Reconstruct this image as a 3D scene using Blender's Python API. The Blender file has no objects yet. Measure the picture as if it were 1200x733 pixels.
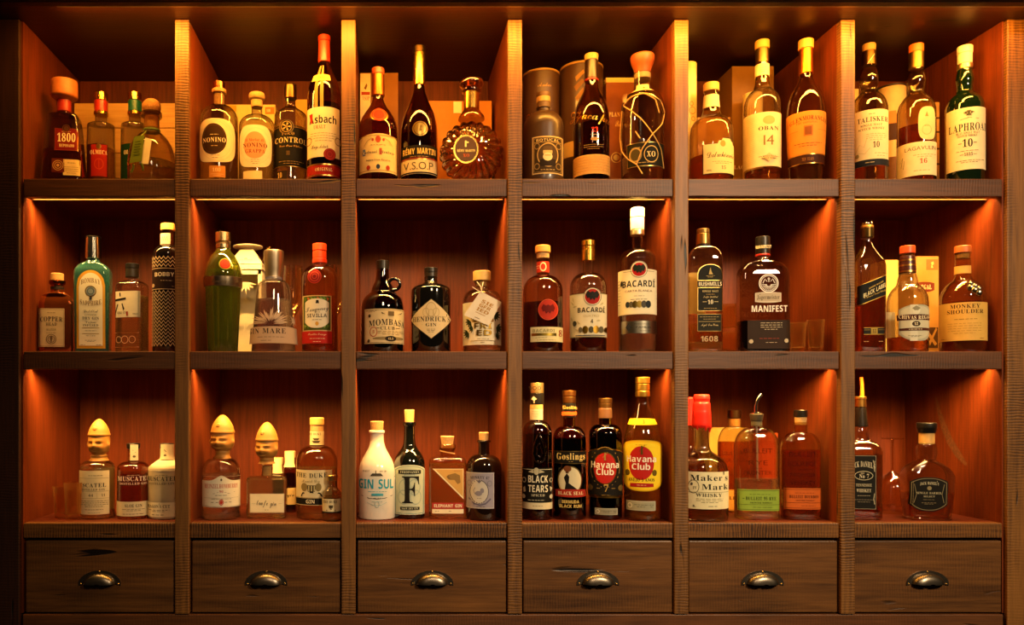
import bpy, bmesh, math, random
from mathutils import Vector, Matrix

random.seed(7)
SC = bpy.context.scene
COL = SC.collection
PI = math.pi

# ------------------------------------------------------------------ camera
FPX = 918.85            # focal length in pixels of the 1200 px wide frame
DIST = 1.7              # camera to the front plane of the shelving (Y = 0)
VX, VY = 450.0, 475.0   # where depth lines converge in the photograph
EYE = 1.6
cam = bpy.data.cameras.new('camera')
cam.sensor_width = 36.0
cam.lens = FPX / 1200 * 36.0
cam.shift_x = (600 - VX) / 1200
cam.shift_y = (VY - 366.5) / 1200
cam.clip_start = 0.05
camo = bpy.data.objects.new('camera', cam)
COL.objects.link(camo)
camo.location = (0, -DIST, EYE)
camo.rotation_euler = (PI / 2, 0, 0)
SC.camera = camo

# ------------------------------------------------------------------ world, lights, exposure
SC.view_settings.view_transform = 'Standard'
SC.view_settings.look = 'None'
SC.view_settings.gamma = 1.0
SC.view_settings.use_curve_mapping = False
SC.view_settings.exposure = 0.0
w = bpy.data.worlds.new('world'); SC.world = w
w.use_nodes = True
w.node_tree.nodes['Background'].inputs[0].default_value = (1.0, 0.72, 0.45, 1)
w.node_tree.nodes['Background'].inputs[1].default_value = 0.012
SC.cycles.max_bounces = 14
SC.cycles.transparent_max_bounces = 40
SC.cycles.transmission_bounces = 10
SC.cycles.glossy_bounces = 5
SC.cycles.diffuse_bounces = 3
SC.cycles.sample_clamp_indirect = 3.0
SC.cycles.blur_glossy = 0.6

def spot(name, loc, target, power, color, angle, blend, size):
    l = bpy.data.lights.new(name, 'SPOT')
    l.energy = power; l.color = color; l.spot_size = math.radians(angle); l.spot_blend = blend; l.shadow_soft_size = size
    o = bpy.data.objects.new(name, l); COL.objects.link(o)
    o.location = loc
    o.rotation_euler = (Vector(target) - Vector(loc)).to_track_quat('-Z', 'Y').to_euler()
    return o
# the room's ceiling lamps that shine on the front of the bar from the guests' side
spot('ceiling_lamp', (1.55, -2.2, 2.75), (0.85, 0, 1.35), 285, (1.0, 0.74, 0.44), 62, 1.0, 0.16)
spot('ceiling_lamp', (0.15, -2.2, 2.75), (0.12, 0, 1.38), 52, (1.0, 0.68, 0.38), 55, 1.0, 0.16)
LED_TOP = 118.0
LED_ROW = 2.2          # watts per strip
LED_TOP_COL = (1.0, 0.40, 0.045)
LED_ROW_COL = (1.0, 0.52, 0.13)

# ------------------------------------------------------------------ helpers
def lin(c):
    if isinstance(c, str):
        c = [int(c[i:i + 2], 16) / 255 for i in (0, 2, 4)]
    return tuple((x / 12.92 if x <= 0.04045 else ((x + 0.055) / 1.055) ** 2.4) for x in c) + (1,)

def wx(px, Y=0.0): return (px - VX) * (DIST + Y) / FPX
def wz(py, Y=0.0): return EYE - (py - VY) * (DIST + Y) / FPX

def tag(o, label=None, cat=None, group=None, kind=None):
    if label: o['label'] = label
    if cat: o['category'] = cat
    if group: o['group'] = group
    if kind: o['kind'] = kind
    return o

def empty(name, loc, rz=0.0, parent=None):
    o = bpy.data.objects.new(name, None)
    COL.objects.link(o); o.location = loc; o.rotation_euler = (0, 0, rz); o.empty_display_size = 0.02
    if parent: o.parent = parent
    return o

class MB:
    """collects geometry of ONE part"""
    def __init__(s): s.v = []; s.f = []; s.m = []
    def add(s, v, f, mi=0):
        b = len(s.v); s.v += [tuple(p) for p in v]
        s.f += [tuple(b + i for i in q) for q in f]; s.m += [mi] * len(f)
    def box(s, x0, x1, y0, y1, z0, z1, mi=0):
        v = [(x, y, z) for z in (z0, z1) for y in (y0, y1) for x in (x0, x1)]
        s.add(v, [(0, 2, 3, 1), (4, 5, 7, 6), (0, 1, 5, 4), (2, 6, 7, 3), (0, 4, 6, 2), (1, 3, 7, 5)], mi)
    def tube(s, pts, r, n=8, mi=0, closed=False):
        pts = [Vector(p) for p in pts]; N = len(pts); v = []; f = []
        rr = r if isinstance(r, (list, tuple)) else [r] * N
        up = Vector((0.13, 0.21, 0.97))
        for i, p in enumerate(pts):
            a = pts[(i - 1) % N] if (i or closed) else p
            b = pts[(i + 1) % N] if (i < N - 1 or closed) else p
            t = (b - a).normalized() if (b - a).length > 1e-9 else Vector((0, 0, 1))
            u = t.cross(up)
            if u.length < 1e-3: u = t.cross(Vector((1, 0, 0)))
            u.normalize(); w_ = t.cross(u)
            for k in range(n):
                an = 2 * PI * k / n
                v.append(p + (u * math.cos(an) + w_ * math.sin(an)) * rr[i])
        for i in range(N if closed else N - 1):
            for k in range(n):
                j = (i + 1) % N
                f.append((i * n + k, i * n + (k + 1) % n, j * n + (k + 1) % n, j * n + k))
        if not closed:
            f.append(tuple(range(n - 1, -1, -1))); f.append(tuple((N - 1) * n + k for k in range(n)))
        s.add(v, f, mi)
    def build(s, name, mats, parent=None, bevel=0, smooth=None, seg=2):
        me = bpy.data.meshes.new(name)
        me.from_pydata(s.v, [], s.f)
        if not isinstance(mats, (list, tuple)): mats = [mats]
        for m in mats: me.materials.append(m)
        if any(s.m): me.polygons.foreach_set('material_index', s.m)
        if bevel:
            bm = bmesh.new(); bm.from_mesh(me)
            bmesh.ops.bevel(bm, geom=[e for e in bm.edges], offset=bevel, segments=seg, affect='EDGES', profile=0.5)
            bm.to_mesh(me); bm.free()
        if smooth is not None:
            me.polygons.foreach_set('use_smooth', [True] * len(me.polygons))
            me.set_sharp_from_angle(angle=math.radians(smooth))
        me.update()
        o = bpy.data.objects.new(name, me); COL.objects.link(o)
        if parent: o.parent = parent
        return o

# ------------------------------------------------------------------ materials
MATS = {}
def new_mat(name):
    m = bpy.data.materials.new(name); m.use_nodes = True
    return m, m.node_tree.nodes, m.node_tree.links, m.node_tree.nodes['Principled BSDF']

def solid(color, rough=0.5, metal=0.0, coat=0.0, noise=0.06, scale=60, bump=0.0, spec=0.5):
    """paint, paper, foil, ceramic, plastic: a colour with slight mottling"""
    key = ('s', color, rough, metal, coat, noise, scale, bump, spec)
    if key in MATS: return MATS[key]
    m, N, L, b = new_mat('solid')
    c = lin(color)
    tc = N.new('ShaderNodeTexCoord'); nz = N.new('ShaderNodeTexNoise')
    nz.inputs['Scale'].default_value = scale; nz.inputs['Detail'].default_value = 4
    L.new(tc.outputs['Object'], nz.inputs['Vector'])
    rp = N.new('ShaderNodeValToRGB')
    rp.color_ramp.elements[0].position = 0.3; rp.color_ramp.elements[1].position = 0.7
    rp.color_ramp.elements[0].color = tuple(x * (1 - noise) for x in c[:3]) + (1,)
    rp.color_ramp.elements[1].color = tuple(min(1, x * (1 + noise)) for x in c[:3]) + (1,)
    L.new(nz.outputs['Fac'], rp.inputs['Fac']); L.new(rp.outputs['Color'], b.inputs['Base Color'])
    b.inputs['Roughness'].default_value = rough; b.inputs['Metallic'].default_value = metal
    b.inputs['Specular IOR Level'].default_value = spec
    b.inputs['Coat Weight'].default_value = coat; b.inputs['Coat Roughness'].default_value = 0.06
    if bump:
        bp = N.new('ShaderNodeBump'); bp.inputs['Strength'].default_value = bump; bp.inputs['Distance'].default_value = 0.001
        L.new(nz.outputs['Fac'], bp.inputs['Height']); L.new(bp.outputs['Normal'], b.inputs['Normal'])
    MATS[key] = m
    return m

def paper(c): return solid(c, 0.6, noise=0.05, spec=0.15)
def ink(c): return solid(c, 0.6, noise=0.02, spec=0.12)
def foil(c, r=0.28): return solid(c, r, 1.0, noise=0.08, scale=30)
def plastic(c, r=0.3): return solid(c, r, noise=0.04)
def blackglass(c): return solid(c, 0.06, coat=1.0, noise=0.02)

def glass(tint='f4f4ee', rough=0.0, refl=1.25, milk=0.0):
    """bottle wall: thin tinted glass"""
    key = ('g', tint, rough, refl, milk)
    if key in MATS: return MATS[key]
    m, N, L, b = new_mat('bottle_glass')
    N.remove(b)
    out = N['Material Output']
    tr = N.new('ShaderNodeBsdfTransparent'); tr.inputs['Color'].default_value = lin(tint)
    gl = N.new('ShaderNodeBsdfGlossy'); gl.inputs['Roughness'].default_value = 0.02 + rough
    gl.inputs['Color'].default_value = (1, 1, 1, 1)
    lw = N.new('ShaderNodeLayerWeight'); lw.inputs['Blend'].default_value = 0.5
    pw = N.new('ShaderNodeMath'); pw.operation = 'POWER'; pw.inputs[1].default_value = 3.0
    ma = N.new('ShaderNodeMath'); ma.operation = 'MULTIPLY_ADD'; ma.inputs[1].default_value = 0.75 * refl; ma.inputs[2].default_value = 0.055 * refl
    ma.use_clamp = True
    # faint waviness of blown glass
    tc = N.new('ShaderNodeTexCoord'); nz = N.new('ShaderNodeTexNoise'); nz.inputs['Scale'].default_value = 35
    bp = N.new('ShaderNodeBump'); bp.inputs['Strength'].default_value = 0.10; bp.inputs['Distance'].default_value = 0.002
    L.new(tc.outputs['Object'], nz.inputs['Vector']); L.new(nz.outputs['Fac'], bp.inputs['Height'])
    L.new(bp.outputs['Normal'], gl.inputs['Normal'])
    mx = N.new('ShaderNodeMixShader')
    L.new(lw.outputs['Facing'], pw.inputs[0]); L.new(pw.outputs[0], ma.inputs[0]); L.new(ma.outputs[0], mx.inputs[0])
    # towards its outline the line of sight runs longer through the wall, so it absorbs more
    pe = N.new('ShaderNodeMath'); pe.operation = 'POWER'; pe.inputs[1].default_value = 4.0; L.new(lw.outputs['Facing'], pe.inputs[0])
    mc = N.new('ShaderNodeMix'); mc.data_type = 'RGBA'; L.new(pe.outputs[0], mc.inputs[0])
    tl = lin(tint); mc.inputs[6].default_value = tl; mc.inputs[7].default_value = tuple(x ** 1.5 * 0.22 for x in tl[:3]) + (1,)
    L.new(mc.outputs[2], tr.inputs['Color'])
    base = tr.outputs[0]
    rf = N.new('ShaderNodeBsdfRefraction'); rf.inputs['Color'].default_value = lin(tint); rf.inputs['IOR'].default_value = 1.22; rf.inputs['Roughness'].default_value = rough
    m0 = N.new('ShaderNodeMixShader'); m0.inputs[0].default_value = 0.38
    L.new(mc.outputs[2], rf.inputs['Color']); L.new(base, m0.inputs[1]); L.new(rf.outputs[0], m0.inputs[2]); base = m0.outputs[0]
    if milk:
        di = N.new('ShaderNodeBsdfTranslucent'); di.inputs['Color'].default_value = lin(tint)
        dd = N.new('ShaderNodeBsdfDiffuse'); dd.inputs['Color'].default_value = lin(tint)
        m1 = N.new('ShaderNodeMixShader'); L.new(di.outputs[0], m1.inputs[1]); L.new(dd.outputs[0], m1.inputs[2])
        m2 = N.new('ShaderNodeMixShader'); m2.inputs[0].default_value = milk
        L.new(base, m2.inputs[1]); L.new(m1.outputs[0], m2.inputs[2]); base = m2.outputs[0]
    L.new(base, mx.inputs[1]); L.new(gl.outputs[0], mx.inputs[2]); L.new(mx.outputs[0], out.inputs['Surface'])
    MATS[key] = m
    return m

def liquid(color, ior=1.33, glow=0.10):
    """spirit inside a bottle, refracting"""
    key = ('l', color, ior, glow)
    if key in MATS: return MATS[key]
    m, N, L, b = new_mat('spirit')
    N.remove(b); out = N['Material Output']
    g = N.new('ShaderNodeBsdfGlass'); g.inputs['IOR'].default_value = ior; g.inputs['Roughness'].default_value = 0.0
    g.inputs['Color'].default_value = lin(color)
    t = N.new('ShaderNodeBsdfTransparent'); t.inputs['Color'].default_value = lin(color)
    mx = N.new('ShaderNodeMixShader'); mx.inputs[0].default_value = 0.18
    L.new(g.outputs[0], mx.inputs[1]); L.new(t.outputs[0], mx.inputs[2])
    # a little light scatters in the spirit itself
    d1 = N.new('ShaderNodeBsdfTranslucent'); d1.inputs['Color'].default_value = lin(color)
    d2 = N.new('ShaderNodeBsdfDiffuse'); d2.inputs['Color'].default_value = lin(color)
    m1 = N.new('ShaderNodeMixShader'); m1.inputs[0].default_value = 0.4
    L.new(d1.outputs[0], m1.inputs[1]); L.new(d2.outputs[0], m1.inputs[2])
    m2 = N.new('ShaderNodeMixShader'); m2.inputs[0].default_value = glow
    L.new(mx.outputs[0], m2.inputs[1]); L.new(m1.outputs[0], m2.inputs[2]); L.new(m2.outputs[0], out.inputs['Surface'])
    MATS[key] = m
    return m

def crystal(tint='fbf6ea', ior=1.46):
    key = ('c', tint, ior)
    if key in MATS: return MATS[key]
    m, N, L, b = new_mat('crystal')
    N.remove(b); g = N.new('ShaderNodeBsdfGlass'); g.inputs['IOR'].default_value = ior; g.inputs['Roughness'].default_value = 0.01; g.inputs['Color'].default_value = lin(tint)
    d = N.new('ShaderNodeBsdfTranslucent'); d.inputs['Color'].default_value = lin(tint); t = N.new('ShaderNodeBsdfTransparent')
    m1 = N.new('ShaderNodeMixShader'); m1.inputs[0].default_value = 0.2; L.new(g.outputs[0], m1.inputs[1]); L.new(t.outputs[0], m1.inputs[2])
    m2 = N.new('ShaderNodeMixShader'); m2.inputs[0].default_value = 0.14; L.new(m1.outputs[0], m2.inputs[1]); L.new(d.outputs[0], m2.inputs[2])
    L.new(m2.outputs[0], N['Material Output'].inputs['Surface'])
    MATS[key] = m
    return m

def emit(color, strength):
    m, N, L, b = new_mat('led')
    N.remove(b); e = N.new('ShaderNodeEmission'); e.inputs[0].default_value = tuple(color) + (1,); e.inputs[1].default_value = strength
    L.new(e.outputs[0], N['Material Output'].inputs['Surface'])
    return m

def wood(name, dark, light, axis='z', saw=0.5, rough=0.45, crack=0.5, grain=1.0, coat=0.0, spec=0.5):
    """stained oak: long grain, saw ripples across it, dark splits"""
    m, N, L, b = new_mat(name)
    tc = N.new('ShaderNodeTexCoord'); oi = N.new('ShaderNodeObjectInfo')
    off = N.new('ShaderNodeVectorMath'); off.operation = 'SCALE'; off.inputs[0].default_value = (3.1, 5.7, 4.3)
    L.new(oi.outputs['Random'], off.inputs['Scale'])
    ad = N.new('ShaderNodeVectorMath'); ad.operation = 'ADD'
    L.new(tc.outputs['Object'], ad.inputs[0]); L.new(off.outputs[0], ad.inputs[1])
    def mp(sc):
        q = N.new('ShaderNodeMapping'); q.inputs['Scale'].default_value = sc
        L.new(ad.outputs[0], q.inputs['Vector']); return q.outputs[0]
    def order(along, across): return {'x': (along, across, across), 'y': (across, along, across), 'z': (across, across, along)}[axis]
    def noise(vec, sc, det=5, rg=0.6, dist=0.0):
        q = N.new('ShaderNodeTexNoise'); q.inputs['Scale'].default_value = sc; q.inputs['Detail'].default_value = det
        q.inputs['Roughness'].default_value = rg; q.inputs['Distortion'].default_value = dist
        L.new(vec, q.inputs['Vector']); return q.outputs['Fac']
    def math_(op, a, b2, clamp=False):
        q = N.new('ShaderNodeMath'); q.operation = op; q.use_clamp = clamp
        for i, x in enumerate((a, b2)):
            if isinstance(x, (int, float)): q.inputs[i].default_value = x
            else: L.new(x, q.inputs[i])
        return q.outputs[0]
    fine = noise(mp(order(9 * grain, 160 * grain)), 1.0, 5, 0.65)
    broad = noise(mp(order(1.6, 14)), 1.0, 3, 0.5, 1.2)
    fac = math_('ADD', math_('MULTIPLY', fine, 0.62), math_('MULTIPLY', broad, 0.55))
    fac = math_('SUBTRACT', fac, 0.09)
    wv = N.new('ShaderNodeTexWave'); wv.wave_type = 'BANDS'; wv.bands_direction = axis.upper()
    wv.inputs['Scale'].default_value = 52; wv.inputs['Distortion'].default_value = 5.5; wv.inputs['Detail'].default_value = 3
    wv.inputs['Detail Scale'].default_value = 1.3
    L.new(mp(order(1.0, 0.35)), wv.inputs['Vector'])
    patch = noise(mp(order(3.0, 9)), 1.0, 2)
    patch = math_('MULTIPLY', math_('SUBTRACT', patch, 0.42, True), 4.0, True)
    sawf = math_('MULTIPLY', wv.outputs['Fac'], patch)
    fac = math_('SUBTRACT', fac, math_('MULTIPLY', sawf, 0.30 * saw))
    rp = N.new('ShaderNodeValToRGB'); L.new(fac, rp.inputs['Fac'])
    e = rp.color_ramp.elements; e[0].position = 0.22; e[0].color = lin(dark); e[1].position = 0.78; e[1].color = lin(light)
    ck = noise(mp(order(5, 52)), 1.0, 2, 0.5, 0.6)
    ckm = math_('MULTIPLY', math_('SUBTRACT', ck, 0.735 - 0.05 * crack, True), 26.0, True)
    mx = N.new('ShaderNodeMix'); mx.data_type = 'RGBA'
    L.new(ckm, mx.inputs[0]); L.new(rp.outputs['Color'], mx.inputs[6]); mx.inputs[7].default_value = lin('120803')
    L.new(mx.outputs[2], b.inputs['Base Color'])
    hgt = math_('ADD', math_('MULTIPLY', fine, 0.5), math_('ADD', math_('MULTIPLY', sawf, -0.55 * saw), math_('MULTIPLY', ckm, -1.6)))
    bp = N.new('ShaderNodeBump'); bp.inputs['Strength'].default_value = 0.42; bp.inputs['Distance'].default_value = 0.0018
    L.new(hgt, bp.inputs['Height']); L.new(bp.outputs['Normal'], b.inputs['Normal'])
    b.inputs['Roughness'].default_value = rough
    b.inputs['Specular IOR Level'].default_value = spec
    return m

W_POST = wood('post_wood', '4a2c10', '9c682e', 'z', saw=1.0, rough=0.5, crack=1.3)
W_LIP = wood('lip_wood', '381c08', '764620', 'x', saw=0.35, rough=0.5, crack=1.4)
W_LIP3 = wood('sill_wood', '3e2410', '94602a', 'x', saw=1.2, rough=0.45)
W_IN = wood('panel_wood', '421908', '8a3e15', 'z', saw=0.12, rough=0.5, crack=0.05, spec=0.25)
W_INX = wood('panel_wood_flat', '341006', '6a2810', 'x', saw=0.1, rough=0.5, crack=0.0, spec=0.25)
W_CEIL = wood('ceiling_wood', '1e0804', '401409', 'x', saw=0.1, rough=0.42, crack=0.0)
W_DRAW = wood('drawer_wood', '2a160b', '825428', 'x', saw=0.3, rough=0.42, crack=0.6, grain=0.8)
W_SIDE = wood('side_wood', '241008', '4a2512', 'z', saw=0.6, rough=0.55)
ALU = solid('b9b2a4', 0.35, 1.0, noise=0.03)
PEWTER = solid('83796c', 0.34, 1.0, noise=0.14, scale=80, bump=0.12)
SCREW = solid('a89a80', 0.35, 1.0)
CORK = solid('c89a5c', 0.8, noise=0.22, scale=420, bump=0.4)
CORKD = solid('9a6a34', 0.8, noise=0.28, scale=420, bump=0.4)
WOODCAP = solid('b06a2c', 0.55, noise=0.16, scale=140, bump=0.2)

# ------------------------------------------------------------------ glyphs (built once, so that text needs no more evaluation)
BASES = {'serif': (0x1D400, 0x1D41A, 0x1D7CE), 'script': (0x1D4D0, 0x1D4EA, None), 'sans': (0x1D5D4, 0x1D5EE, 0x1D7EC),
         'frak': (0x1D56C, 0x1D586, None), 'plain': (65, 97, 48)}
GLY = {}
def load_glyphs():
    spec = {'serif': 'ABCDEFGHIJKLMNOPQRSTUVWXYZabcdefghijklmnopqrstuvwxyz0123456789', 'sans': 'ABCDEFGHIJKLMNOPQRSTUVWXYZabcdefghijklmnopqrstuvwxyz0123456789',
            'script': 'ABCDEFGHIJKLMNOPQRSTUVWXYZabcdefghijklmnopqrstuvwxyz', 'frak': 'CMadelnoruz', 'plain': "ABCDEFGHIJKLMNOPQRSTUVWXYZabcdefghijklmnopqrstuvwxyz0123456789.'%-"}
    tmp = []
    try:        # Blender's own bundled symbol font holds the serif, script and black-letter alphabets
        import os
        sym = bpy.data.fonts.load(os.path.join(bpy.utils.system_resource('DATAFILES', path='fonts'), 'NotoSansMath-Regular.woff2'))
    except Exception:
        sym = None
    for st, chars in spec.items():
        B = BASES[st]
        for c in chars:
            u = c
            if 'A' <= c <= 'Z': u = chr(B[0] + ord(c) - 65)
            elif 'a' <= c <= 'z': u = chr(B[1] + ord(c) - 97)
            elif '0' <= c <= '9': u = chr(B[2] + ord(c) - 48)
            cu = bpy.data.curves.new('g', 'FONT'); cu.body = u; cu.resolution_u = 3
            if sym and st != 'plain': cu.font = sym
            o = bpy.data.objects.new('g', cu); COL.objects.link(o); tmp.append((st, c, o))
    dg = bpy.context.evaluated_depsgraph_get()
    for st, c, o in tmp:
        me = bpy.data.meshes.new_from_object(o.evaluated_get(dg))
        vs = [(v.co.x, v.co.y) for v in me.vertices]; fs = [tuple(p.vertices) for p in me.polygons]
        bpy.data.meshes.remove(me)
        if vs:
            x0 = min(v[0] for v in vs); x1 = max(v[0] for v in vs)
            GLY[(st, c)] = ([(a - x0, b) for a, b in vs], fs, x1 - x0)
    for st, c, o in tmp:
        cu = o.data; bpy.data.objects.remove(o); bpy.data.curves.remove(cu)
load_glyphs()
ACC = {'É': 'E', 'Í': 'I', 'Ä': 'A', 'ä': 'a'}
def text2d(s, style):
    """text as flat verts and faces, box normalised: x 0..1, baseline 0, cap height 1"""
    V = []; F = []; x = 0.0
    cap = max((p[1] for p in GLY.get((style, 'H'), GLY[('plain', 'H')])[0]), default=0.7)
    for ch in s:
        if ch == ' ': x += 0.28; continue
        base = ACC.get(ch, ch)
        g = GLY.get((style, base)) or GLY.get(('plain', base))
        if not g: x += 0.2; continue
        b = len(V)
        V += [(x + p[0], p[1]) for p in g[0]]; F += [tuple(b + i for i in f) for f in g[1]]
        if ch in ACC:
            b = len(V); cx = x + g[2] / 2
            V += [(cx - 0.05, cap * 1.08), (cx + 0.03, cap * 1.08), (cx + 0.12, cap * 1.3), (cx, cap * 1.3)]
            F.append((b, b + 1, b + 2, b + 3))
        x += g[2] + (0.012 if style == 'script' else 0.075)
    tot = max(x - 0.075, 1e-3)
    return [(a / tot, c / cap) for a, c in V], F

# ------------------------------------------------------------------ lofted solids
def pchip(ps, n=6):
    """densify (y,w) points, no overshoot"""
    if len(ps) < 3: return ps
    h = [ps[i + 1][0] - ps[i][0] for i in range(len(ps) - 1)]
    d = [(ps[i + 1][1] - ps[i][1]) / (h[i] if abs(h[i]) > 1e-9 else 1e-9) for i in range(len(h))]
    t = [d[0]] + [0 if d[i - 1] * d[i] <= 0 else 2 * d[i - 1] * d[i] / (d[i - 1] + d[i]) for i in range(1, len(d))] + [d[-1]]
    out = []
    for i in range(len(h)):
        k = 1 if abs(d[i]) < 1e-7 and t[i] == 0 and t[i + 1] == 0 else n
        for j in range(k):
            s = j / k; a, b = ps[i][1], ps[i + 1][1]
            out.append((ps[i][0] + h[i] * s, (2 * s**3 - 3 * s * s + 1) * a + (s**3 - 2 * s * s + s) * h[i] * t[i] + (-2 * s**3 + 3 * s * s) * b + (s**3 - s * s) * h[i] * t[i + 1]))
    out.append(ps[-1])
    return out

def sup(a, n):
    c, s = math.cos(a), math.sin(a)
    return (math.copysign(abs(c) ** (2 / n), c), math.copysign(abs(s) ** (2 / n), s))

def loft(mb, rings, nseg=40, mi=0, caps=True, flute=None):
    """rings: (z, half width x, half depth y, exponent)"""
    v = []; f = []
    for (z, hx, hy, ex) in rings:
        for k in range(nseg):
            a = 2 * PI * (k + 0.5) / nseg
            x, y = sup(a, ex)
            q = 1.0
            if flute and flute[2] <= z <= flute[3]:
                q = 1 - flute[1] * abs(math.sin(a * flute[0] / 2))
            v.append((x * hx * q, y * hy * q, z))
    R = len(rings)
    for i in range(R - 1):
        for k in range(nseg):
            f.append((i * nseg + k, i * nseg + (k + 1) % nseg, (i + 1) * nseg + (k + 1) % nseg, (i + 1) * nseg + k))
    if caps:
        f.append(tuple(range(nseg - 1, -1, -1))); f.append(tuple((R - 1) * nseg + k for k in range(nseg)))
    mb.add(v, f, mi)

def round_rings(z0, z1, r0, r1, bev=0.0012):
    bev = min(bev, abs(z1 - z0) * 0.3, r0 * 0.4)
    return [(z0, r0 - bev, r0 - bev, 2), (z0 + bev, r0, r0, 2), (z1 - bev, r1, r1, 2), (z1, r1 - bev, r1 - bev, 2)]
# ------------------------------------------------------------------ the setting
mb = MB(); mb.box(-3.2, 4.2, -4.0, 0.5, -0.05, 0.0)
tag(mb.build('floor', wood('floor_wood', '1c100a', '3a2415', 'x', saw=0.1, rough=0.5)), 'dark plank floor behind the bar', 'floor', kind='structure')
mb = MB(); mb.box(-3.2, 4.2, 0.36, 0.46, 0.0, 3.0)
tag(mb.build('wall_back', solid('2a1710', 0.8, noise=0.1, scale=8)), 'dark brown wall behind the shelving', 'wall', kind='structure')

DEPTH = 0.331
DIV = [(206, 222), (400.5, 416.5), (595, 611), (789.5, 805.5), (984, 1000)]      # front faces of the uprights, in pixels
COLS = [(25, 206), (222, 400.5), (416.5, 595), (611, 789.5), (805.5, 984), (1000, 1177)]
SHELF = {1: wz(209.5), 2: wz(412), 3: wz(613.5)}
CEIL_Z = wz(24)
unit = tag(empty('back_bar_shelving', (wx(600), 0.15, 0.0)),
           'wide dark-stained wooden back bar with eighteen lit compartments above six drawers', 'shelving')
UO = Vector(unit.location)
def part(name, mb, mats, parent=None, **kw):
    o = mb.build(name, mats, parent or unit, **kw)
    if parent is None: o.matrix_parent_inverse = Matrix.Translation(-UO)
    return o
def block(name, x0, x1, y0, y1, z0, z1, mat, bevel=0.0015):
    b = MB(); b.box(x0, x1, y0, y1, z0, z1)
    return part(name, b, mat, bevel=bevel)

LEFT, RIGHT = wx(-70), wx(1275)
zb = wz(719.5)
for (a, b) in DIV:
    block('upright', wx(a), wx(b), 0.012, DEPTH, zb, CEIL_Z, W_IN)
    block('upright_facing', wx(a) - 0.0006, wx(b) + 0.0006, -0.006, 0.012, zb, CEIL_Z - 0.001, W_POST, 0.002)
block('side_post', LEFT, wx(24), -0.006, DEPTH, 0.0, CEIL_Z, W_SIDE, 0.002)
block('side_post', wx(1178), RIGHT, -0.006, DEPTH, 0.0, CEIL_Z, W_POST, 0.002)
block('side_lining', wx(24), wx(24) + 0.004, 0.004, DEPTH, zb, CEIL_Z, W_IN, 0.0004)
block('side_lining', wx(1178) - 0.004, wx(1178), 0.004, DEPTH, zb, CEIL_Z, W_IN, 0.0004)
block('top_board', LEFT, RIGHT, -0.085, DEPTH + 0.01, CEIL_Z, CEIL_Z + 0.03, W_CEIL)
mz = EYE + (VY - 8.5) * (DIST - 0.085) / FPX
block('moulding', LEFT - 0.01, RIGHT + 0.01, -0.107, -0.085, mz, CEIL_Z + 0.09, W_SIDE, 0.003)
block('moulding_bead', LEFT - 0.01, RIGHT + 0.01, -0.115, -0.107, mz + 0.002, mz + 0.012, W_LIP, 0.002)
block('bottom_rail', wx(27), wx(1175), -0.002, 0.03, wz(720.5), wz(720.5) - 0.12, W_LIP)
block('base_panel', wx(24), wx(1178), 0.004, DEPTH, 0.0, wz(720.5) - 0.12, W_SIDE)
for ci, (a, b) in enumerate(COLS):
    xa, xb = wx(a) + (0.003 if ci == 0 else 0.0006), wx(b) - (0.003 if ci == 5 else 0.0006)
    block('back_panel', xa, xb, DEPTH - 0.012, DEPTH, zb, CEIL_Z, W_IN, 0.0005)
    for r, (t, lp) in enumerate(((209.5, 230.5), (412, 433), (613.5, 631.0))):
        z1 = wz(t); z0 = wz(lp)
        g = 0.0016 if ci in (0, 5) else 0.0006
        block('shelf_board', xa, xb, 0.0225, DEPTH - 0.012, z1 - 0.016, z1, W_INX, 0.0006)
        block('shelf_lip', xa + g, xb - g, 0.0, 0.022, z0, z1, W_LIP3 if r == 2 else W_LIP, 0.0018)
        if r < 2:
            # slim light channel behind the lip, open to below, the diffuser set back inside it
            hb = MB(); zt = z1 - 0.016
            hb.box(xa + 0.004, xb - 0.004, 0.0230, 0.0240, z0 + 0.0080, z0 + 0.0150)
            hb.box(xa + 0.004, xb - 0.004, 0.0400, 0.0412, z0 + 0.0030, z0 + 0.0150)
            hb.box(xa + 0.004, xb - 0.004, 0.0230, 0.0412, z0 + 0.0150, z0 + 0.0162)
            hb.box(xa + 0.003, xa + 0.0055, 0.0230, 0.0412, z0 + 0.0080, zt)
            hb.box(xb - 0.0055, xb - 0.003, 0.0230, 0.0412, z0 + 0.0080, zt)
            st = part('light_strip', hb, solid('2a1c10', 0.9, 0.0, spec=0.0))
            db = MB(); db.add([(xa + 0.006, 0.0245, z0 + 0.0082), (xb - 0.006, 0.0245, z0 + 0.0082), (xb - 0.006, 0.0370, z0 + 0.0140), (xa + 0.006, 0.0370, z0 + 0.0140)], [(3, 2, 1, 0)])
            if 'LEDM' not in globals(): LEDM = emit(LED_ROW_COL, 60.0)
            df = part('diffuser', db, LEDM, st)
            al = bpy.data.lights.new('strip_light', 'AREA'); al.shape = 'RECTANGLE'; al.size = xb - xa - 0.014; al.size_y = 0.010
            al.energy = LED_ROW; al.color = LED_ROW_COL; al.spread = math.radians(105)
            ao = bpy.data.objects.new('strip_light', al); COL.objects.link(ao)
            ao.location = ((xa + xb) / 2, 0.0325, z0 + 0.0085)
            ao.rotation_euler = (math.radians(38), 0, 0)
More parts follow.
